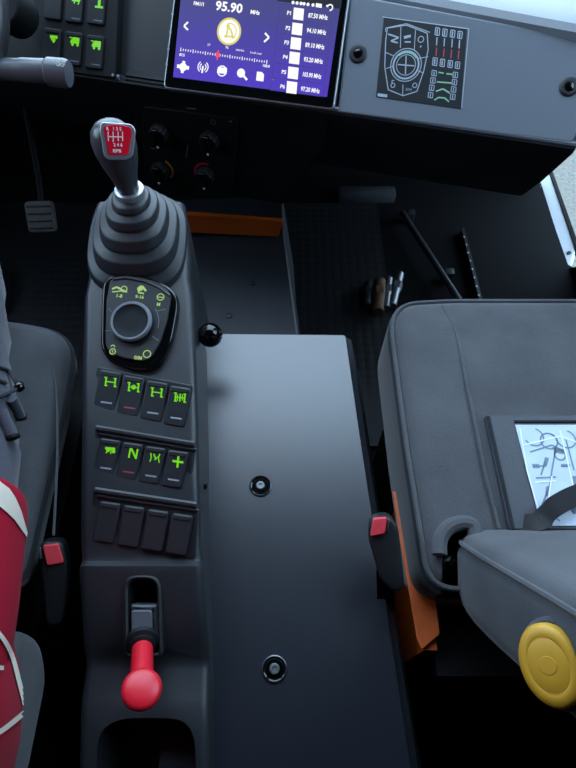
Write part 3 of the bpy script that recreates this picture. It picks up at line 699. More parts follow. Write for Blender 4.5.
# ================================================================== TUNNEL
FP = Fr(at_z(270, 333, .40), (1, 0, 0), slope_n(4))
cov = thing('tunnel_cover', 'flat dark grey metal cover plate held by two screws between the seats', 'cover plate', FP.o)
cq = [(193, 333), (346, 334.5), (367, 480), (417, 800), (205, 800)]
cP = FP.pts(cq)
obj('cover_plate', pad(FP, rpoly(cP, [.004, .006, .2, .004, .004], 6), -.004, 0, .0015), COVER, cov)
for x, y in ((260.5, 486), (274.5, 669)):
    c = FP.px(x, y); r = .0135
    w = obj('recessed_washer', lathe(FP(*c, -.0005), FP.ez, [(r, 0), (r, .0012), (r * .88, .0022), (r * .78, .0016), (r * .70, .0006), (.0003, .0004)], 32), GLOSS, cov)
    obj('washer_edge', lathe(FP(*c, .0006), FP.ez, [(r * 1.02, 0), (r * 1.0, .0011), (r * .93, .0017), (r * .9, .001), (r * .9, 0)], 32, caps=False), mat('washer_edge_steel', '#6a6f76', .3, metal=.9), w)
    s_ = lathe(FP(*c, .0002), FP.ez, [(r * .42, 0), (r * .42, .003), (r * .34, .004), (r * .2, .004), (r * .17, .0022), (.0003, .0022)], 18)
    obj('screw_head', s_, STEEL, w)['label'] = 'bright hex socket screw'
tn = thing('engine_tunnel', 'black sloping engine tunnel housing under the cover plate', 'tunnel housing', (0, .25, .0))
sec = []
for y_ in (-.06, .15, .30, FP(*cP[0]).y - .004):
    # bounds follow the cover's edges
    t = (FP(*cP[1]).y - y_) / (FP(*cP[1]).y - FP(*cP[3]).y)
    a, b_, c_ = FP(*cP[1]), FP(*cP[2]), FP(*cP[3])
    xr = (a.x + (b_.x - a.x) * (a.y - y_) / (a.y - b_.y)) if y_ > b_.y else (b_.x + (c_.x - b_.x) * (b_.y - y_) / (b_.y - c_.y))
    zz = FP.o.z + (y_ - FP.o.y) * math.tan(math.radians(4)) - .0045
    sec.append([V((-.13, y_, .005)), V((-.13, y_, zz)), V((xr + .0, y_, zz)), V((xr + .008, y_, zz - .006)), V((xr + .030, y_, zz - .10)), V((xr + .035, y_, .005))])
obj('tunnel_shell', loft(sec), TUN, tn, ang=20)
# rear ledge (dark, below the picture's lower right)
# lower front step
zl = .22; low = thing('tunnel_step', 'low dark metal step in front of the cover plate with orange rear edge', 'tunnel step', (-.08, .7, 0))
yA = FP(*cP[0]).y
xr0 = at_z(301, 332, zl).x; xr1 = at_z(283, 237, zl).x; yB = at_z(283, 237, zl).y
b = loft([[V((-.32, y_, .004)), V((-.32, y_, zl)), V((x_, y_, zl)), V((x_ + .004, y_, zl - .004)), V((x_ + .03, y_, .004))] for x_, y_ in ((xr0 + .005, yA - .003), (xr1, yB), (xr1 - .005, yB + .12))])
obj('step_shell', b, mat('step_paint', '#23272d', .5, bump=.3, scale=350), low)
for x, y in ((229, 316), (254, 283)):
    p = at_z(x, y, zl); obj('step_bolt', lathe(p, (0, 0, 1), [(.006, 0), (.006, .003), (.003, .004), (.0003, .004)], 8), DARK, low)
oq = [at_y(180, 213, yB + .0), at_y(283, 220.5, yB), at_y(278.5, 236, yB), at_y(180, 231, yB)]
fo_ = Fr(oq[3], (1, 0, 0), (0, -1, 0))
oP = [((p - fo_.o).dot(fo_.ex), (p - fo_.o).dot(fo_.ey)) for p in oq]
obj('orange_edge', pad(fo_, rpoly(oP, .001), -.006, .003, .001), ORG, low)['label'] = 'orange painted flange strip'

# ================================================================== FOOTWELLS
zm = .012
mt = [at_z(x, y, 0) for x, y in ((250, 205), (404, 205), (420, 350), (300, 350))]
b = newbm(); xs0 = xr1 + .01
mo = obj('floor_mat', loft([[V((xs0, yA + .01, 0)), V((.24, yA + .01, 0)), V((.24, yA + .01, zm)), V((xs0, yA + .01, zm))], [V((xs0 - .02, 1.22, 0)), V((.24, 1.22, 0)), V((.24, 1.22, zm)), V((xs0 - .02, 1.22, zm))]]), RMAT)
tag(mo, 'studded black rubber mat in the passenger footwell', 'floor mat')
mo = obj('floor_mat', loft([[V((-.34, .50, 0)), V((-.95, .50, 0)), V((-.95, .50, zm)), V((-.34, .50, zm))], [V((-.34, 1.22, 0)), V((-.95, 1.22, 0)), V((-.95, 1.22, zm)), V((-.34, 1.22, zm))]]), RMAT)
tag(mo, 'studded black rubber mat in the driver footwell below the pedal', 'floor mat')
# small tool sockets on the mat
FF = Fr(V((0, 0, zm)), (1, 0, 0), (0, 0, 1))
def fitting(x0, y0, x1, y1, r, m, label, zc):
    a = at_z(x0, y0, zm + zc); b2 = at_z(x1, y1, zm + zc); a.z = b2.z = zm + zc; ax_ = (b2 - a); L = ax_.length; ax_ = ax_.normalized()
    t = thing('pipe_fitting', label, 'pipe fitting', (a + b2) / 2 - V((0, 0, zc)), 'loose metal fittings on the passenger mat')
    obj('threaded_barrel', lathe(a, ax_, [(r * .75, 0), (r * .85, .002)] + [(r * (.85 if i % 2 else .78), .004 + i * L * .05) for i in range(8)] + [(r * .9, L * .48)], 16), m, t)
    obj('hex_collar', lathe(a + ax_ * L * .48, ax_, [(r * .92, 0), (r, .002), (r, L * .2), (r * .92, L * .22)], 6), m, t)
    obj('sleeve_end', lathe(a + ax_ * L * .70, ax_, [(r * .85, 0), (r * .85, L * .26), (r * .6, L * .3), (r * .5, L * .22), (.0004, L * .2)], 16), m, t)
fitting(392, 306, 400, 273, .0125, STEEL, 'bright metal pipe fitting, at the seat end of the row on the mat', .0125)
fitting(386, 308, 389, 278, .0120, STEEL, 'bright metal pipe fitting lying against the rusty one', .0120)
fitting(378, 312, 380, 280, .0165, RUST, 'thick rusty brown pipe fitting in the middle of the row', .0165)
fitting(367, 306, 369, 282, .0130, mat('dark_steel', '#33363a', .5, metal=.7), 'dark pipe fitting at the tunnel end of the row on the mat', .0130)
# floor tube, perforated rail, ledge
ft = thing('floor_tube', 'thin grey metal tube running along the passenger floor toward the seat', 'tube', at_z(430, 255, 0))
obj('tube_run', tube([at_z(402, 212, .03), at_z(412, 228, .03), at_z(462, 305, .035)], .008, 10), mat('tube_grey', '#2d3136', .45, metal=.4), ft)
for x, y in ((408, 222), (446, 281)): 
    p = at_z(x, y, .0); obj('tube_clamp', box(p.x - .012, p.x + .012, p.y - .01, p.y + .01, 0, .036, bev=.003), DARK, ft)
pr = thing('perforated_rail', 'upright thin perforated metal rail beside the passenger floor tube', 'rail', at_z(472, 280, 0))
ra, rb_ = at_z(463, 228, .02), at_z(484, 312, .02)
dirn = (rb_ - ra).normalized(); nn = V((-dirn.y, dirn.x, 0))
obj('rail_strip', loft([[p + nn * .004, p - nn * .004, p - nn * .004 - V((0, 0, .02)), p + nn * .004 - V((0, 0, .02))] for p in (ra, rb_)]), mat('rail_dark', '#25282c', .5, metal=.5), pr)
for i in range(8):
    p = ra.lerp(rb_, .12 + i * .1) + nn * -.004 + V((0, 0, 0)); obj('rail_stud', lathe(p + V((0, 0, .0)), (0, 0, 1), [(.003, 0), (.003, .002), (.001, .003)], 8), STEEL, pr)
lg = obj('sill_bar', None or box(*(lambda a, b: (a.x, b.x, a.y - .01, a.y + .025, 0, .034))(at_y(339, 197, 1.24), at_y(395, 197, 1.24)), bev=.006), mat('sill_grey', '#30343a', .6, bump=.5, scale=60, var=.3))
tag(lg, 'short worn grey sill bar at the front of the passenger footwell', 'sill bar')
# pedal
pd = thing('foot_pedal', 'worn rubber foot pedal in the dark driver footwell', 'pedal', at_d(40, 230, 1.2))
fpd = Fr(at_d(42, 217, 1.15), (1, .05, 0), V((0, -.75, .65)))
obj('pedal_pad', pad(fpd, rpoly(rect(0, 0, .058, .062), .010), 0, .010, .004), mat('pedal_rubber', '#3c3a38', .6, bump=.5, scale=120, var=.2), pd)
for i in range(4): obj('pedal_rib', pad(fpd, rpoly(rect(0, -.021 + i * .014, .046, .004), .001), .0095, .012, .001), DARK, pd)
pc = fpd(0, 0, 0); obj('pedal_arm', tube(smoothpath([pc, pc + V((0, .05, .05)), pc + V((0, .12, .16))]), .006, 8), BLK, pd)

# ================================================================== SEATS
def seat_bm(fr, outline, th, r, crown): return pad(fr, outline, -th, 0, r, crown, seg=6, rings=5, r0=.02)
mat_side = fabric('seat_side_grey', '#3c3f44')
# passenger
ps = thing('passenger_seat', 'grey fabric passenger seat with document pouch and yellow recliner knob', 'seat', (.39, .3, .2))
FQ = Fr(at_z(450, 400, .46), (1, 0, 0), slope_n(4))
L0 = FQ.px(395, 345); L1 = FQ.px(428, 560); F0 = FQ.px(450, 300)[1]
xr_ = L0[0] + .50; back = FQ.px(430, 588)[1]
sp = [(L0[0] - .002, F0 + .0), (L0[0] + .08, F0 + .006), (L0[0] + .25, F0 + .006), (xr_ - .08, F0 + .006), (xr_, F0), (xr_ + .002, back), (L1[0], back), (L0[0] + .003, F0 - .2)]
SO = rpoly(sp, [.055, .02, .02, .02, .055, .03, .03, .0], 7)
cu = obj('seat_cushion', seat_bm(FQ, SO, .115, .022, .010), SEATF, ps, ang=60)
SOi = inset(ccw(SO), -.004)
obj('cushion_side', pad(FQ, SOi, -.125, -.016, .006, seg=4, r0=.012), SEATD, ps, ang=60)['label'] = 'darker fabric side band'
pipe = [FQ(u_, v_, -.010) for u_, v_ in inset(ccw(SO), .0005)]
obj('cushion_piping', tube(pipe + [pipe[0]], .0030, 6), SEATF, cu)
sm = [FQ(*FQ.px(x, y), w_) for x, y, w_ in ((443, 306, -.002), (455, 335, .0035), (466, 390, .0062), (474, 430, .007), (484, 480, .007), (497, 530, .006))]
obj('cushion_seam', tube(smoothpath(sm), .0022, 6), SEATF, cu)
base = box(L0[0] + FQ.o.x + .03, FQ.o.x + xr_ - .03, .06, .46, .0, .345)
obj('seat_base', base, BLK, ps)
# document pouch
FV = FQ.up(.0085)
pq = [(484, 416), (690, 416), (690, 560), (526, 531), (508, 528)]
pu = obj('document_pouch', pad(FV, rpoly(FV.pts([(484, 416), (688, 416), (740, 531), (509, 531)]), .004), -.012, .004, .002), VINYL, ps)
pu['label'] = 'dark vinyl document pouch'
obj('pouch_edge', tube([FV(*FV.px(x, y), .004) for x, y in ((487, 418), (512, 530))], .0025, 6), SEATD, pu)
obj('pouch_hem', tube([FV(*FV.px(x, y), .004) for x, y in ((513, 423), (600, 423), (690, 423))], .0022, 6), SEATD, pu)
# leaflet showing in the pouch
FVl = FV.up(.0046)
lf = thing('printed_leaflet', 'pale blue printed leaflet with drawings behind clear plastic on the passenger seat', 'leaflet', FVl(*FVl.px(560, 480)))
obj('paper', pad(FVl, FVl.pts([(515, 425), (690, 425), (740, 526), (541, 526)]), 0, .0008, .0003), mat('leaflet_paper', '#b9c9da', .35, var=.08, scale=30), lf)
FVm = FVl.up(.0008); D = Draw(FVm, .0003)
random.seed(11)
for cx_, cy_, r_ in ((534, 437, 9), (549, 441, 8), (566, 439, 9), (560, 455, 5), (590, 440, 10)): D.pring(cx_, cy_, r_, 1.6, 200 if r_ > 8 else 0, 430)
for L in ([(530, 452), (552, 445), (566, 452)], [(545, 462), (541, 475)], [(556, 446), (552, 470), (548, 500)], [(533, 466), (546, 466)], [(561, 466), (570, 466)], [(536, 478), (556, 477)], [(548, 490), (541, 508)], [(566, 440), (574, 470)], [(562, 500), (575, 514)], [(552, 515), (560, 521)], [(556, 500), (548, 518)]):
    D.pl(L, 1.5)
D.pp([(552, 447), (564, 449), (563, 454), (555, 452)]); D.pp([(545, 457), (549, 458), (547, 466), (543, 465)]); D.pp([(561, 464), (570, 464), (570, 467), (561, 467)]); D.pp([(532, 464), (539, 464), (540, 468), (533, 468)])
D.pp([(546, 487), (551, 484), (548, 496), (545, 497)]); D.pp([(572, 476), (590, 476), (592, 490), (574, 490)]); D.pp([(570, 508), (575, 504), (580, 510), (574, 514)])
D.done('leaflet_drawings', mat('leaflet_ink', '#6b7d90', .5), lf, 'grey blue line drawings')
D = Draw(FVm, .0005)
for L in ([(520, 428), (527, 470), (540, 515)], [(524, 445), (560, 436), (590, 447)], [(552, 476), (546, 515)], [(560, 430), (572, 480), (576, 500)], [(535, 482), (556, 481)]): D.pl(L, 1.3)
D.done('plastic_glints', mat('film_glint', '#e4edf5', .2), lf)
# passenger backrest (reclined) with knob
aR = math.radians(28)
H0 = at_z(470, 531, .455)
FB = Fr(H0, (1, 0, 0), V((0, math.cos(aR), math.sin(aR))))     # normal faces forward-up; y axis goes up the backrest
FB = Fr(H0, (1, 0, 0), V((0, math.cos(aR), math.sin(aR))))
if FB.ey.z < 0: FB.ey = -FB.ey
def bk_pt(u, v, w): return FB.o + FB.ex * u + FB.ey * v + FB.ez * w
class BF:
    def __init__(s): s.o = FB.o
    def __call__(s, u, v, w=0): return bk_pt(u, v, w)
bf = BF()
bo_ = rpoly([(-.012, -.030), (.46, -.030), (.46, .58), (.0, .58), (-.004, .2), (-.012, .06)], [.045, .05, .08, .08, .02, .02], 6)
br = obj('backrest', pad(bf, bo_, -.100, 0, .020, .016, seg=6, rings=5, r0=.035), SEATF, ps, ang=60)
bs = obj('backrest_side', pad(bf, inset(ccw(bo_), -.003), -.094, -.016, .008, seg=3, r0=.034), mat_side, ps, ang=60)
pp_ = [bk_pt(u_, v_, -.012) for u_, v_ in inset(ccw(bo_), .001)]
obj('backrest_piping', tube(pp_ + [pp_[0]], .0026, 6), SEATF, br)
# recliner knob on the inner side of the backrest
kp = at_d(553, 664, .385); kn_ = V((-.62, -.16, .80)).normalized()
kax_ = [(.0275, -.012), (.029, -.002), (.029, .007), (.0280, .0100), (.0255, .0120), (.020, .0126), (.0190, .0122), (.0180, .0126), (.008, .0130), (.0003, .0130)]
fkn = Fr(kp, (.18, 1, -.3), kn_)
rk = obj('recliner_knob', loft([[fkn(r_ * .90 * math.cos(2*PI*i/40), r_ * .68 * math.sin(2*PI*i/40), h_) for i in range(40)] for r_, h_ in kax_]), YEL, ps, ang=50); rk['label'] = 'yellow oval recliner knob'
obj('knob_boss', lathe(fkn(0, 0, .0126), kn_, [(.0060, 0), (.0055, .0008), (.0003, .0009)], 20), YEL, rk)
obj('knob_shroud', loft([[fkn(r_ * math.cos(2*PI*i/32), r_ * .8 * math.sin(2*PI*i/32), h_) for i in range(32)] for r_, h_ in ((.031, -.05), (.030, -.012), (.027, -.006))]), mat_side, ps, ang=60)
# open loop beside the backrest hinge with black hinge cover
hl = [FQ(*FQ.px(x, y), .006) for x, y in ((438, 556), (439, 540), (447, 529), (460, 524), (471, 527), (474, 537))]
obj('hinge_loop', tube(smoothpath(hl), .008, 10), SEATF, ps)
for o_ in (cu, bpy.data.objects[[c_.name for c_ in ps.children if c_.name.startswith('cushion_side')][0]]):
    boolean(o_, pad(FQ, rpoly(FQ.pts([(442, 566), (444, 540), (456, 529), (474, 529), (480, 545), (478, 596), (446, 592)]), .006), -.06, .05, .0001, seg=1))
hc = FQ(*FQ.px(460, 552), -.030)
hb = lathe(hc - V((0, 0, .02)), (-.3, 0, 1), [(.020, 0), (.019, .012), (.013, .020), (.004, .023)], 16)
random.seed(3)
for v in hb.verts: v.co += V((random.uniform(-1, 1), random.uniform(-1, 1), random.uniform(-1, 1))) * .0022
obj('hinge_cover', hb, mat('crinkled_black', '#1a1c1f', .25), ps, ang=20)['label'] = 'crinkled shiny black hinge cover'
# orange bracket of the seat box
zq = .24
ob_ = thing('seat_bracket', 'orange painted sheet metal bracket between the passenger seat and the tunnel', 'bracket', at_z(420, 600, 0))
obq = [(392, 490), (400, 494), (419, 560), (434, 585), (440, 634), (422, 650), (417, 640), (405, 570)]
Fo = Fr(at_z(415, 570, .37), (1, 0, 0), (-.15, 0, 1))
obj('bracket_flange', pad(Fo, rpoly(Fo.pts(obq), .002, 3), -.004, 0, .001), ORG, ob_)
pz = Fo(*Fo.px(424, 620)); obj('bracket_leg', box(pz.x - .003, pz.x + .012, pz.y - .03, pz.y + .16, 0, pz.z - .006), ORG, ob_)
# seat belt strap
sb = thing('seat_belt', 'black seat belt strap crossing the leaflet on the passenger seat', 'seat belt', FQ(*FQ.px(545, 515)))
sp_ = [bk_pt(.045, -.02, .006), FQ(*FQ.px(528, 528), .024), FQ(*FQ.px(545, 513), .026), FQ(*FQ.px(576, 498), .024), FQ(*FQ.px(640, 480), .020), FQ(*FQ.px(735, 466), .014), FQ(xr_ + .008, FQ.px(740, 462)[1], -.02), FQ(xr_ + .006, FQ.px(740, 460)[1], -.12)]
obj('strap_webbing', ribbon(smoothpath(sp_), .021, .002, (0.35, .8, .15)), BELT, sb)
# buckles
def buckle(label, case, btn, slot, d, shear, base_pt):
    x0 = sum(p[0] for p in btn) / 4; y0 = sum(p[1] for p in btn) / 4
    c = at_d(x0, y0, d); n = (CAM - c).normalized() * .8 + V((0, -.3, .3)); f = Fr(c, (1, shear, 0), n)
    t = thing('belt_buckle', label, 'belt buckle', V((c.x, c.y, 0)), 'seat belt buckles beside the tunnel')
    obj('buckle_case', pad(f, rpoly(f.pts(case), .008, 5), -.032, 0, .0035, .001, seg=4, r0=.003), DARK, t)
    obj('release_button', pad(f, rpoly(f.pts(btn), .0028, 4), -.004, .0045, .0012), mat('buckle_red', '#e2454f', .4), t)['label'] = 'red release button'
    obj('tongue_slot', pad(f, f.pts(slot), -.001, .0022, .0004), STEEL, t)
    k0 = f(*f.px(sum(p[0] for p in case) / len(case), max(p[1] for p in case) - 22), -.018)
    obj('buckle_stalk', ribbon([k0, k0.lerp(V(base_pt), .5) + V((0, .004, 0)), V(base_pt)], .020, .006, tuple(f.ex)), BLK, t)
    return t
buckle('black belt buckle with red button beside the driver seat', [(38, 548), (43, 542), (63, 541), (68, 566), (67, 600), (62, 626), (46, 626), (41, 572)], [(43, 545), (59, 543), (64.5, 562), (47.5, 565)], [(38.5, 548), (41, 547), (42.5, 558), (40.5, 559)], .615, -.12, (-.245, .03, .03))
buckle('black belt buckle with red button beside the orange bracket', [(368, 537), (371, 518), (389, 515), (398, 526), (405, 588), (396, 594), (380, 580)], [(373, 518), (387, 516.5), (385, 533), (370, 536)], [(388, 519), (389.5, 519.5), (388, 531), (386.8, 531)], .60, .1, (.150, .0, .03))

# driver's seat
dr = thing('driver_seat', 'grey fabric driver seat under the person at the picture edge', 'seat', (-.5, .2, .2))
FG = Fr(at_z(55, 430, .455), (1, 0, 0), slope_n(4))
r0 = FG.px(55, 400); r1 = FG.px(60, 545); f0 = FG.px(30, 320)[1]
bkv = FG.px(60, 585)[1]
sd = [(r0[0] + .002, f0 - .01), (r0[0] + .004, f0 - .12), (r0[0], bkv), (r0[0] - .50, bkv), (r0[0] - .50, f0 + .004), (r0[0] - .10, f0 + .012)]
SG = rpoly(sd, [.07, .03, .03, .03, .06, .04], 8)
c2 = obj('seat_cushion', seat_bm(FG, SG, .06, .024, .012), SEATF, dr, ang=60)
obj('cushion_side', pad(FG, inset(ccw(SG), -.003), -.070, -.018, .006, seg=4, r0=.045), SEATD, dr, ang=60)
sm2 = [FG(*FG.px(x, y), -.0015) for x, y in ((40, 336), (52, 362), (56.5, 400), (57, 450), (55, 500), (53, 535))]
obj('cushion_seam', tube(smoothpath(sm2), .0015, 6), SEATF, c2)
obj('seat_base', box(-.74, -.29, -.15, .42, 0, .34), BLK, dr)
obj('rear_bolster', pad(Fr((-.257, 0, 0), (0, 1, 0), (1, 0, 0)), rpoly([(.092, .40), (.092, .458), (.03, .468), (-.08, .475), (-.18, .48), (-.18, .36), (.06, .36)], .02), -.05, 0, .014, .004, seg=5, r0=.01), SEATF, dr, ang=60)
# backrest: wing edge near the picture's lower left
aD = math.radians(16)
zb0 = .40
ob0 = V((-.25, -.10, .42))
def dk(u, v, w): 
    ey = V((0, -math.sin(aD), math.cos(aD))); ez = V((0, math.cos(aD), math.sin(aD))); return ob0 + V((u, 0, 0)) + ey * v + ez * w
class DF:
    def __call__(s, u, v, w=0): return dk(u, v, w)
dsh = rpoly([(-.02, -.07), (.0, -.02), (.001, .02), (-.03, .10), (-.075, .30), (-.10, .60), (-.40, .60), (-.43, .30), (-.46, .10), (-.49, 0), (-.47, -.07)], .03, 4)
dbk = obj('backrest', pad(DF(), dsh, -.12, 0, .022, .015, seg=6, rings=4, r0=.03), SEATF, dr, ang=60)

# ================================================================== PERSON (driver, mostly outside the frame)
def skin(name, chain, m, parent, root=0, sub=2):
    verts, edges, radii = chain
    me = bpy.data.meshes.new(name); off = OFF[parent.name]
    me.from_pydata([V(v) - off for v in verts], edges, []); o = bpy.data.objects.new(name, me); C.objects.link(o); o.parent = parent; OFF[o.name] = off
    sm_ = o.modifiers.new('skin', 'SKIN'); sm_.use_smooth_shade = True
    for i, r_ in enumerate(radii):
        sv = me.skin_vertices[0].data[i]; sv.radius = r_ if isinstance(r_, tuple) else (r_, r_); sv.use_root = (i == root)
    ss = o.modifiers.new('sub', 'SUBSURF'); ss.levels = sub; ss.render_levels = sub
    me.materials.append(m); bpy.context.view_layer.update()
    dg = bpy.context.evaluated_depsgraph_get(); nm = bpy.data.meshes.new_from_object(o.evaluated_get(dg)); o.modifiers.clear(); o.data = nm
    nm.polygons.foreach_set('use_smooth', [True] * len(nm.polygons)); return o
hipc = V((-.42, -.03, .565))
pe = thing('person', 'seated person in a red top with white emblem and grey work trousers', 'person', V((-.43, .05, .46)))
Rk = V((-.482, .60, .545))
hr = V((-.335, .03, .56)); hlft = V((-.53, .03, .56)); kl = V((-.68, .58, .57))
ankR = V((-.70, .74, .17)); ankL = V((-.84, .74, .17))
chest = hipc + V((-.03, -.11, .30)); neckb = hipc + V((-.04, -.14, .46)); headc = neckb + V((0, .02, .15))
shR = neckb + V((.17, .01, -.04)); shL = neckb + V((-.17, .01, -.04))
elR = shR + V((.05, .10, -.27)); elL = shL + V((-.05, .12, -.26)); wrR = V((-.50, .25, .72)); wrL = V((-.66, .30, .72))
Vt = [hipc, hipc + V((-.02, -.06, .15)), chest, neckb, neckb + V((0, .01, .06)), headc, headc + V((0, 0, .08)),
      shR, elR, wrR, shL, elL, wrL, hr, Rk, ankR, ankR + V((0, .14, -.10)), hlft, kl, ankL, ankL + V((0, .14, -.10))]
Ed = [(0, 1), (1, 2), (2, 3), (3, 4), (4, 5), (5, 6), (2, 7), (7, 8), (8, 9), (2, 10), (10, 11), (11, 12), (0, 13), (13, 14), (14, 15), (15, 16), (0, 17), (17, 18), (18, 19), (19, 20)]
Rd = [(.085, .07), (.10, .08), (.13, .10), (.055, .05), (.05, .05), (.075, .09), (.065, .08), .05, .038, .026, .05, .038, .026, .058, .048, .036, (.035, .03), .058, .048, .036, (.035, .03)]
# fingers
for wr, sgn in ((wrR, -1), (wrL, 1)):
    b0 = len(Vt); Vt.append(wr + V((0, .05, -.015))); Rd.append((.032, .016)); Ed.append((9 if sgn < 0 else 12, b0))
    for j in range(4):
        k0 = len(Vt); bx_ = (j - 1.5) * .019; ln = (.062, .075, .07, .055)[j]
        Vt += [wr + V((bx_, .085, -.018)), wr + V((bx_ * 1.1, .085 + ln * .55, -.026)), wr + V((bx_ * 1.15, .085 + ln, -.045))]; Rd += [.0095, .0088, .0075]; Ed += [(b0, k0), (k0, k0 + 1), (k0 + 1, k0 + 2)]
    k0 = len(Vt); Vt += [wr + V((-sgn * -.034, .03, -.018)), wr + V((-sgn * -.055, .07, -.03))]; Rd += [.011, .009]; Ed += [(b0, k0), (k0, k0 + 1)]
body = skin('body', (Vt, Ed, Rd), SKIN, pe)
# hair cap with face features left as shaped bumps
hb_ = newbm(); bmesh.ops.create_uvsphere(hb_, u_segments=24, v_segments=14, radius=1)
for v in hb_.verts: v.co = headc + V((v.co.x * .088, -.015 + v.co.y * .10, .055 + max(v.co.z, -.35) * .095))
obj('hair', hb_, HAIR, pe)
for sx_ in (-1, 1): obj('eye', lathe(headc + V((sx_ * .03, .082, .02)), (0, 1, 0), [(.011, -.008), (.010, 0), (.004, .005), (.0005, .006)], 14), WTX, pe)
obj('nose', tube([headc + V((0, .085, .025)), headc + V((0, .105, -.012)), headc + V((0, .088, -.02))], [.007, .013, .008], 10), SKIN, pe)
for sx_ in (-1, 1): obj('ear', tube([headc + V((sx_ * .078, 0, .03)), headc + V((sx_ * .088, -.01, .01)), headc + V((sx_ * .078, -.005, -.02))], [.008, .012, .007], 8), SKIN, pe)
# trousers
def leg(P, R, bm=None): return tube(smoothpath(P, 6), [R[min(int(i / 6), len(R) - 1)] + (R[min(int(i / 6) + 1, len(R) - 1)] - R[min(int(i / 6), len(R) - 1)]) * (i % 6) / 6 for i in range((len(P) - 1) * 6 + 1)], 40, bm)
tb = leg([V((-.330, .10, .545)), V((-.330, .150, .545)), V((-.376, .305, .545)), V((-.440, .5, .555)), Rk, Rk + V((-.04, .07, -.07)), ankR], [.078, .085, .084, .080, .074, .068, .060])
tb = leg([hlft + V((0, -.08, -.01)), hlft, hlft.lerp(kl, .5), kl, kl + V((0, .07, -.07)), ankL], [.088, .090, .086, .076, .068, .060], tb)
def ell(c, rx, ry, n=40, tilt=0): return [V((c[0] + rx * math.cos(2*PI*i/n), c[1] + ry * math.sin(2*PI*i/n), c[2] + tilt * math.sin(2*PI*i/n))) for i in range(n)]
tb = loft([ell((-.42, -.03, .462), .15, .13), ell((-.42, -.03, .50), .175, .14), ell((-.42, -.04, .56), .16, .12), ell((-.43, -.05, .62), .12, .10)], tb)
for v in tb.verts:
    p = v.co; n_ = (p - V((-.40, p.y, .54))); n_.y = 0; n_ = n_.normalized() if n_.length else V((0, 0, 1))
    v.co = p + n_ * max(0, min(1, (p.y - .17) / .04)) * (.004 * math.sin(p.y * 95 + p.z * 60 + 12 * p.x) + .0025 * math.sin(p.y * 170 - p.x * 140))
tro = obj('trousers', tb, TROU, pe, ang=80)
# shoes
for an in (ankR, ankL):
    fsh = Fr(V((an.x, an.y + .06, .014)), (1, 0, 0), (0, 0, 1))
    obj('shoe', pad(fsh, rpoly([(-.045, -.10), (.045, -.10), (.052, .10), (.02, .17), (-.02, .17), (-.052, .10)], .04, 5), 0, .085, .035, .01, seg=5), DARK, pe, ang=70)
# red top: torso rings, then sleeves
rb = loft([ell((-.415, .0, .475), .170, .150, tilt=.03), ell((-.415, .0, .50), .196, .172, tilt=.035), ell((-.417, -.005, .58), .196, .175, tilt=.02), ell((-.42, -.05, .70), .182, .145), ell((-.445, -.10, .82), .180, .125), ell((-.46, -.13, .92), .185, .115), ell((-.465, -.14, .98), .165, .095), ell((-.468, -.135, 1.02), .085, .07), ell((-.468, -.13, 1.045), .065, .06)])
rb = leg([V((-.320, -.07, .548)), V((-.322, .06, .552)), V((-.334, .155, .553)), V((-.338, .181, .553))], [.088, .094, .0945, .0915], rb)
rb = leg([V((-.50, -.07, .55)), V((-.52, .06, .553)), V((-.538, .190, .553))], [.088, .096, .095], rb)
rb = leg([shR + V((-.05, 0, .0)), shR, shR.lerp(elR, .5), elR, elR.lerp(wrR, .5), wrR.lerp(elR, .1)], [.07, .072, .062, .056, .048, .040], rb)
rb = leg([shL + V((.05, 0, .0)), shL, shL.lerp(elL, .5), elL, elL.lerp(wrL, .5), wrL.lerp(elL, .1)], [.07, .072, .062, .056, .048, .040], rb)
top = obj('red_top', rb, TOPR, pe, ang=80)
top['label'] = 'red top'
def bvh_of(o):
    off = OFF[pe.name]; return BVHTree.FromPolygons([v.co + off for v in o.data.vertices], [tuple(p.vertices) for p in o.data.polygons])
def decal(name, o, strip_pairs, m, label, lift=.0015):
    """strip_pairs: list of (left px, right px); each row is laid on the garment's surface"""
    bv_ = bvh_of(o); rows_ = []
    for (a, b2) in strip_pairs:
        row = []
        for k_ in range(5):
            t = k_ / 4; x, y = a[0] + (b2[0] - a[0]) * t, a[1] + (b2[1] - a[1]) * t
            hit = bv_.ray_cast(CAM, ray(x, y).normalized())
            row.append(hit[0] + hit[1] * lift if hit[0] is not None else None)
        rows_.append(row)
    bm = newbm(); vs = [[bm.verts.new(p) if p is not None else None for p in r_] for r_ in rows_]
    for r1_, r2_ in zip(vs, vs[1:]):
        for k_ in range(4):
            q = (r1_[k_], r1_[k_ + 1], r2_[k_ + 1], r2_[k_])
            if all(q): bm.faces.new(q)
    bmesh.ops.delete(bm, geom=[v for v in bm.verts if not v.link_faces], context='VERTS')
    if len(bm.faces) == 0: bm.free(); print('decal empty', name); return
    d_ = obj(name, bm, m, o); d_['label'] = label; return d_
def thick(L, w):
    out = []; P = smoothpath([V((x, y, 0)) for x, y in L], 5)
    for i in range(len(P)):
        t = (P[min(i + 1, len(P) - 1)] - P[max(i - 1, 0)]).normalized(); n = V((-t.y, t.x, 0)) * (w / 2); out.append(((P[i] + n)[:2], (P[i] - n)[:2]))
    return out
OFF[top.name] = OFF[pe.name]
decal('white_emblem', top, thick([(-22, 612), (0, 637), (10, 655), (18, 684), (24, 708)], 4.5), CREAM, 'white emblem outline')
decal('white_emblem', top, thick([(27, 709), (14, 720), (-2, 732), (-22, 742)], 5), CREAM, 'white emblem outline')
decal('white_emblem', top, thick([(-6, 668), (2, 668)], 5), CREAM, 'white emblem stroke')
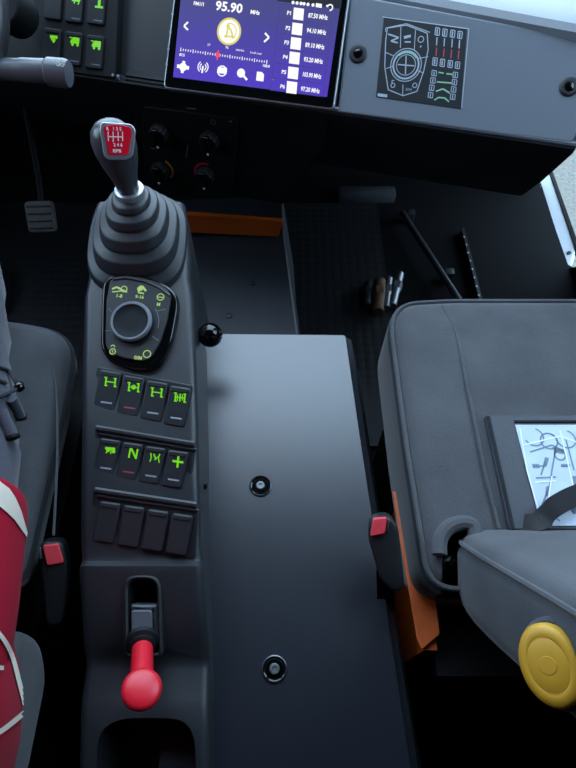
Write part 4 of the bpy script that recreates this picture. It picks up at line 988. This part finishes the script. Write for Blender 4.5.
# cargo pocket flap with toggles
bt = bvh_of(tro)
def on_tro(x, y, lift):
    h = bt.ray_cast(CAM, ray(x, y).normalized()); return (h[0] + h[1] * lift) if h[0] is not None else at_d(x, y, .60)
OFF[tro.name] = OFF[pe.name]
tg1 = [on_tro(7, 398, .004), on_tro(14, 407, .006), on_tro(20, 417, .004)]
tg2 = [on_tro(-3, 412, .004), on_tro(3, 426, .006), on_tro(8, 440, .005)]
for tg in (tg1, tg2):
    q = obj('cord_loop', tube([tg[0], tg[2]], .0058, 14), TROU, tro)
    ax_ = (tg[2] - tg[1]).normalized(); obj('loop_end', lathe(tg[2] - ax_ * .002, ax_, [(.0068, 0), (.0068, .003), (.004, .004)], 14), BLK, tro)
obj('cord_lock', lathe(on_tro(19, 389, .004), V((.4, .2, .9)), [(.0045, 0), (.0055, .003), (.004, .008), (.0015, .0095)], 14), GLOSS, tro)['label'] = 'black cord lock'
for L in ([(-8, 367), (6, 371), (15, 380), (19, 388)], [(-8, 399), (6, 394), (18, 388)], [(-8, 380), (4, 384)]):
    obj('pocket_edge', tube(smoothpath([on_tro(x, y, .002) for x, y in L]), .0022, 6), mat('pocket_cord', '#24252a', .8), tro)
decal('hem_band', top, [((-25, 463), (-25, 494)), ((-10, 474), (-10, 502)), ((0, 483), (0, 508)), ((8, 489), (6, 513)), ((14, 498), (13, 520)), ((20, 512), (18, 527)), ((26, 533), (25, 537))], CREAM, 'cream hem')

# ================================================================== CAB SHELL
xR = .70; xL = -1.0
FWR = Fr((xR, 0, 0), (0, 1, 0), (-1, 0, 0))
def wallbox(x0, x1): return box(x0, x1, -.62, 1.38, -.05, 1.75)
wr_ = struct('wall_right', wallbox(xR, xR + .012), WALLM)
lw = FWR.pts([(531, 165), (562, 264), (570, 268), (668, 246), (650, 60), (560, 90)])
P3 = [FWR(u_, v_) for u_, v_ in lw]
boolean(wr_, pad(FWR, lw, -.10, .05, .0001, seg=1))
def cutbox(o, *a): boolean(o, box(*a))
cutbox(wr_, xR - .05, xR + .1, .22, .74, .82, 1.62)
wl_ = struct('wall_left', wallbox(xL - .04, xL), WALLM)
cutbox(wl_, xL - .1, xL + .05, .30, .90, .82, 1.62)
struct('wall_back', box(xL, xR, -.66, -.62, -.05, 1.75), WALLM)
struct('wall_front', box(xL, xR, 1.34, 1.38, -.05, .62), WALLM)
struct('ceiling', box(xL - .04, xR + .04, -.66, .78, 1.75, 1.79), ROOF)
GL = glass_mat('window_glass', (.93, .97, .97, 1))
def pane(name, ring): return struct(name, loft([[p for p in ring], [p + V((.004, .0, 0)) if abs((ring[1] - ring[0]).cross(ring[2] - ring[0]).normalized().x) > .5 else p + V((0, .004, 0)) for p in ring]]), GL, smooth=False)
pane('window_3', [V((xR + .005, P.y, P.z)) for P in P3])
pane('window_2', [V((xR + .005, y_, z_)) for y_, z_ in ((.22, .82), (.74, .82), (.74, 1.62), (.22, 1.62))])
pane('window_4', [V((xL - .02, y_, z_)) for y_, z_ in ((.30, .82), (.90, .82), (.90, 1.62), (.30, 1.62))])
# windscreen follows the dash's line and leans back to the roof
zW = zP - .012
w0 = FW_(-1.15, .088, zW); w1 = FW_((xR + .02 - FW_.o.x) / dW.x - .03, .088, zW); upv = -nW * .10 + V((0, 0, 1.75 - zW))
pane('window_1', [w0, w1, w1 + upv, w0 + upv])
# cowl below the glass
cw0, cw1 = w0, w1
bm = loft([[cw0, cw1, cw1 - V((0, 0, .015)), cw0 - V((0, 0, .015))], [V((xL, 1.36, .60)), V((xR, 1.36, .60)), V((xR, 1.36, .58)), V((xL, 1.36, .58))]])
struct('trim_3', bm, DARK)
# windscreen pillar at the top right corner
pb = at_z(571, 3, zW); pl_ = thing('windscreen_pillar', 'pale windscreen pillar with black seal at the top picture corner', 'pillar', pb)
# lower door trim strip beside the small window
FTR = Fr(at_x(560, 215, xR + .05), (0, 1, 0), (-.45, -.1, .9))
tm = struct('trim_1', pad(FTR, rpoly(FTR.pts([(527, 150), (541, 150), (575.5, 248), (571, 261), (564, 263)]), .004, 3), -.03, 0, .002), GREYT)
c = FTR.px(569, 253); obj('trim_screw', lathe(FTR(*c, .0), FTR.ez, [(.006, 0), (.005, .003), (.0005, .0035)], 12), DARK, tm)
struct('trim_2', pad(FTR, rpoly(FTR.pts([(541.5, 150), (545, 150), (579.5, 247), (576, 251)]), .001, 2), -.03, .004, .001), BLK)
bpy.data.objects.remove(pl_)

# ================================================================== LIGHT
W = bpy.data.worlds.new('overcast_sky'); bpy.context.scene.world = W; W.use_nodes = True
bg = W.node_tree.nodes['Background']; bg.inputs[0].default_value = (.60, .77, 1.0, 1); bg.inputs[1].default_value = 7.5
def portal(name, loc, tgt, sx_, sy_):
    l = bpy.data.lights.new(name, 'AREA'); l.shape = 'RECTANGLE'; l.size = sx_; l.size_y = sy_; l.cycles.is_portal = True
    o = bpy.data.objects.new(name, l); C.objects.link(o); o.location = loc; o.rotation_euler = (V(tgt) - V(loc)).to_track_quat('-Z', 'Z').to_euler(); return o
portal('portal_windscreen', (w0 + w1 + upv) / 2 + nW * .03, (w0 + w1 + upv) / 2 - nW, (w1 - w0).length, 1.15)
portal('portal_side', (xR + .05, .48, 1.22), (0, .48, 1.22), .8, .52)
portal('portal_side', (xL - .05, .60, 1.22), (0, .60, 1.22), .8, .6)
vs_ = bpy.context.scene.view_settings
bpy.context.scene.display_settings.display_device = 'sRGB'
vs_.view_transform = 'Standard'; vs_.look = 'None'; vs_.gamma = 1; vs_.exposure = 0; vs_.use_curve_mapping = False
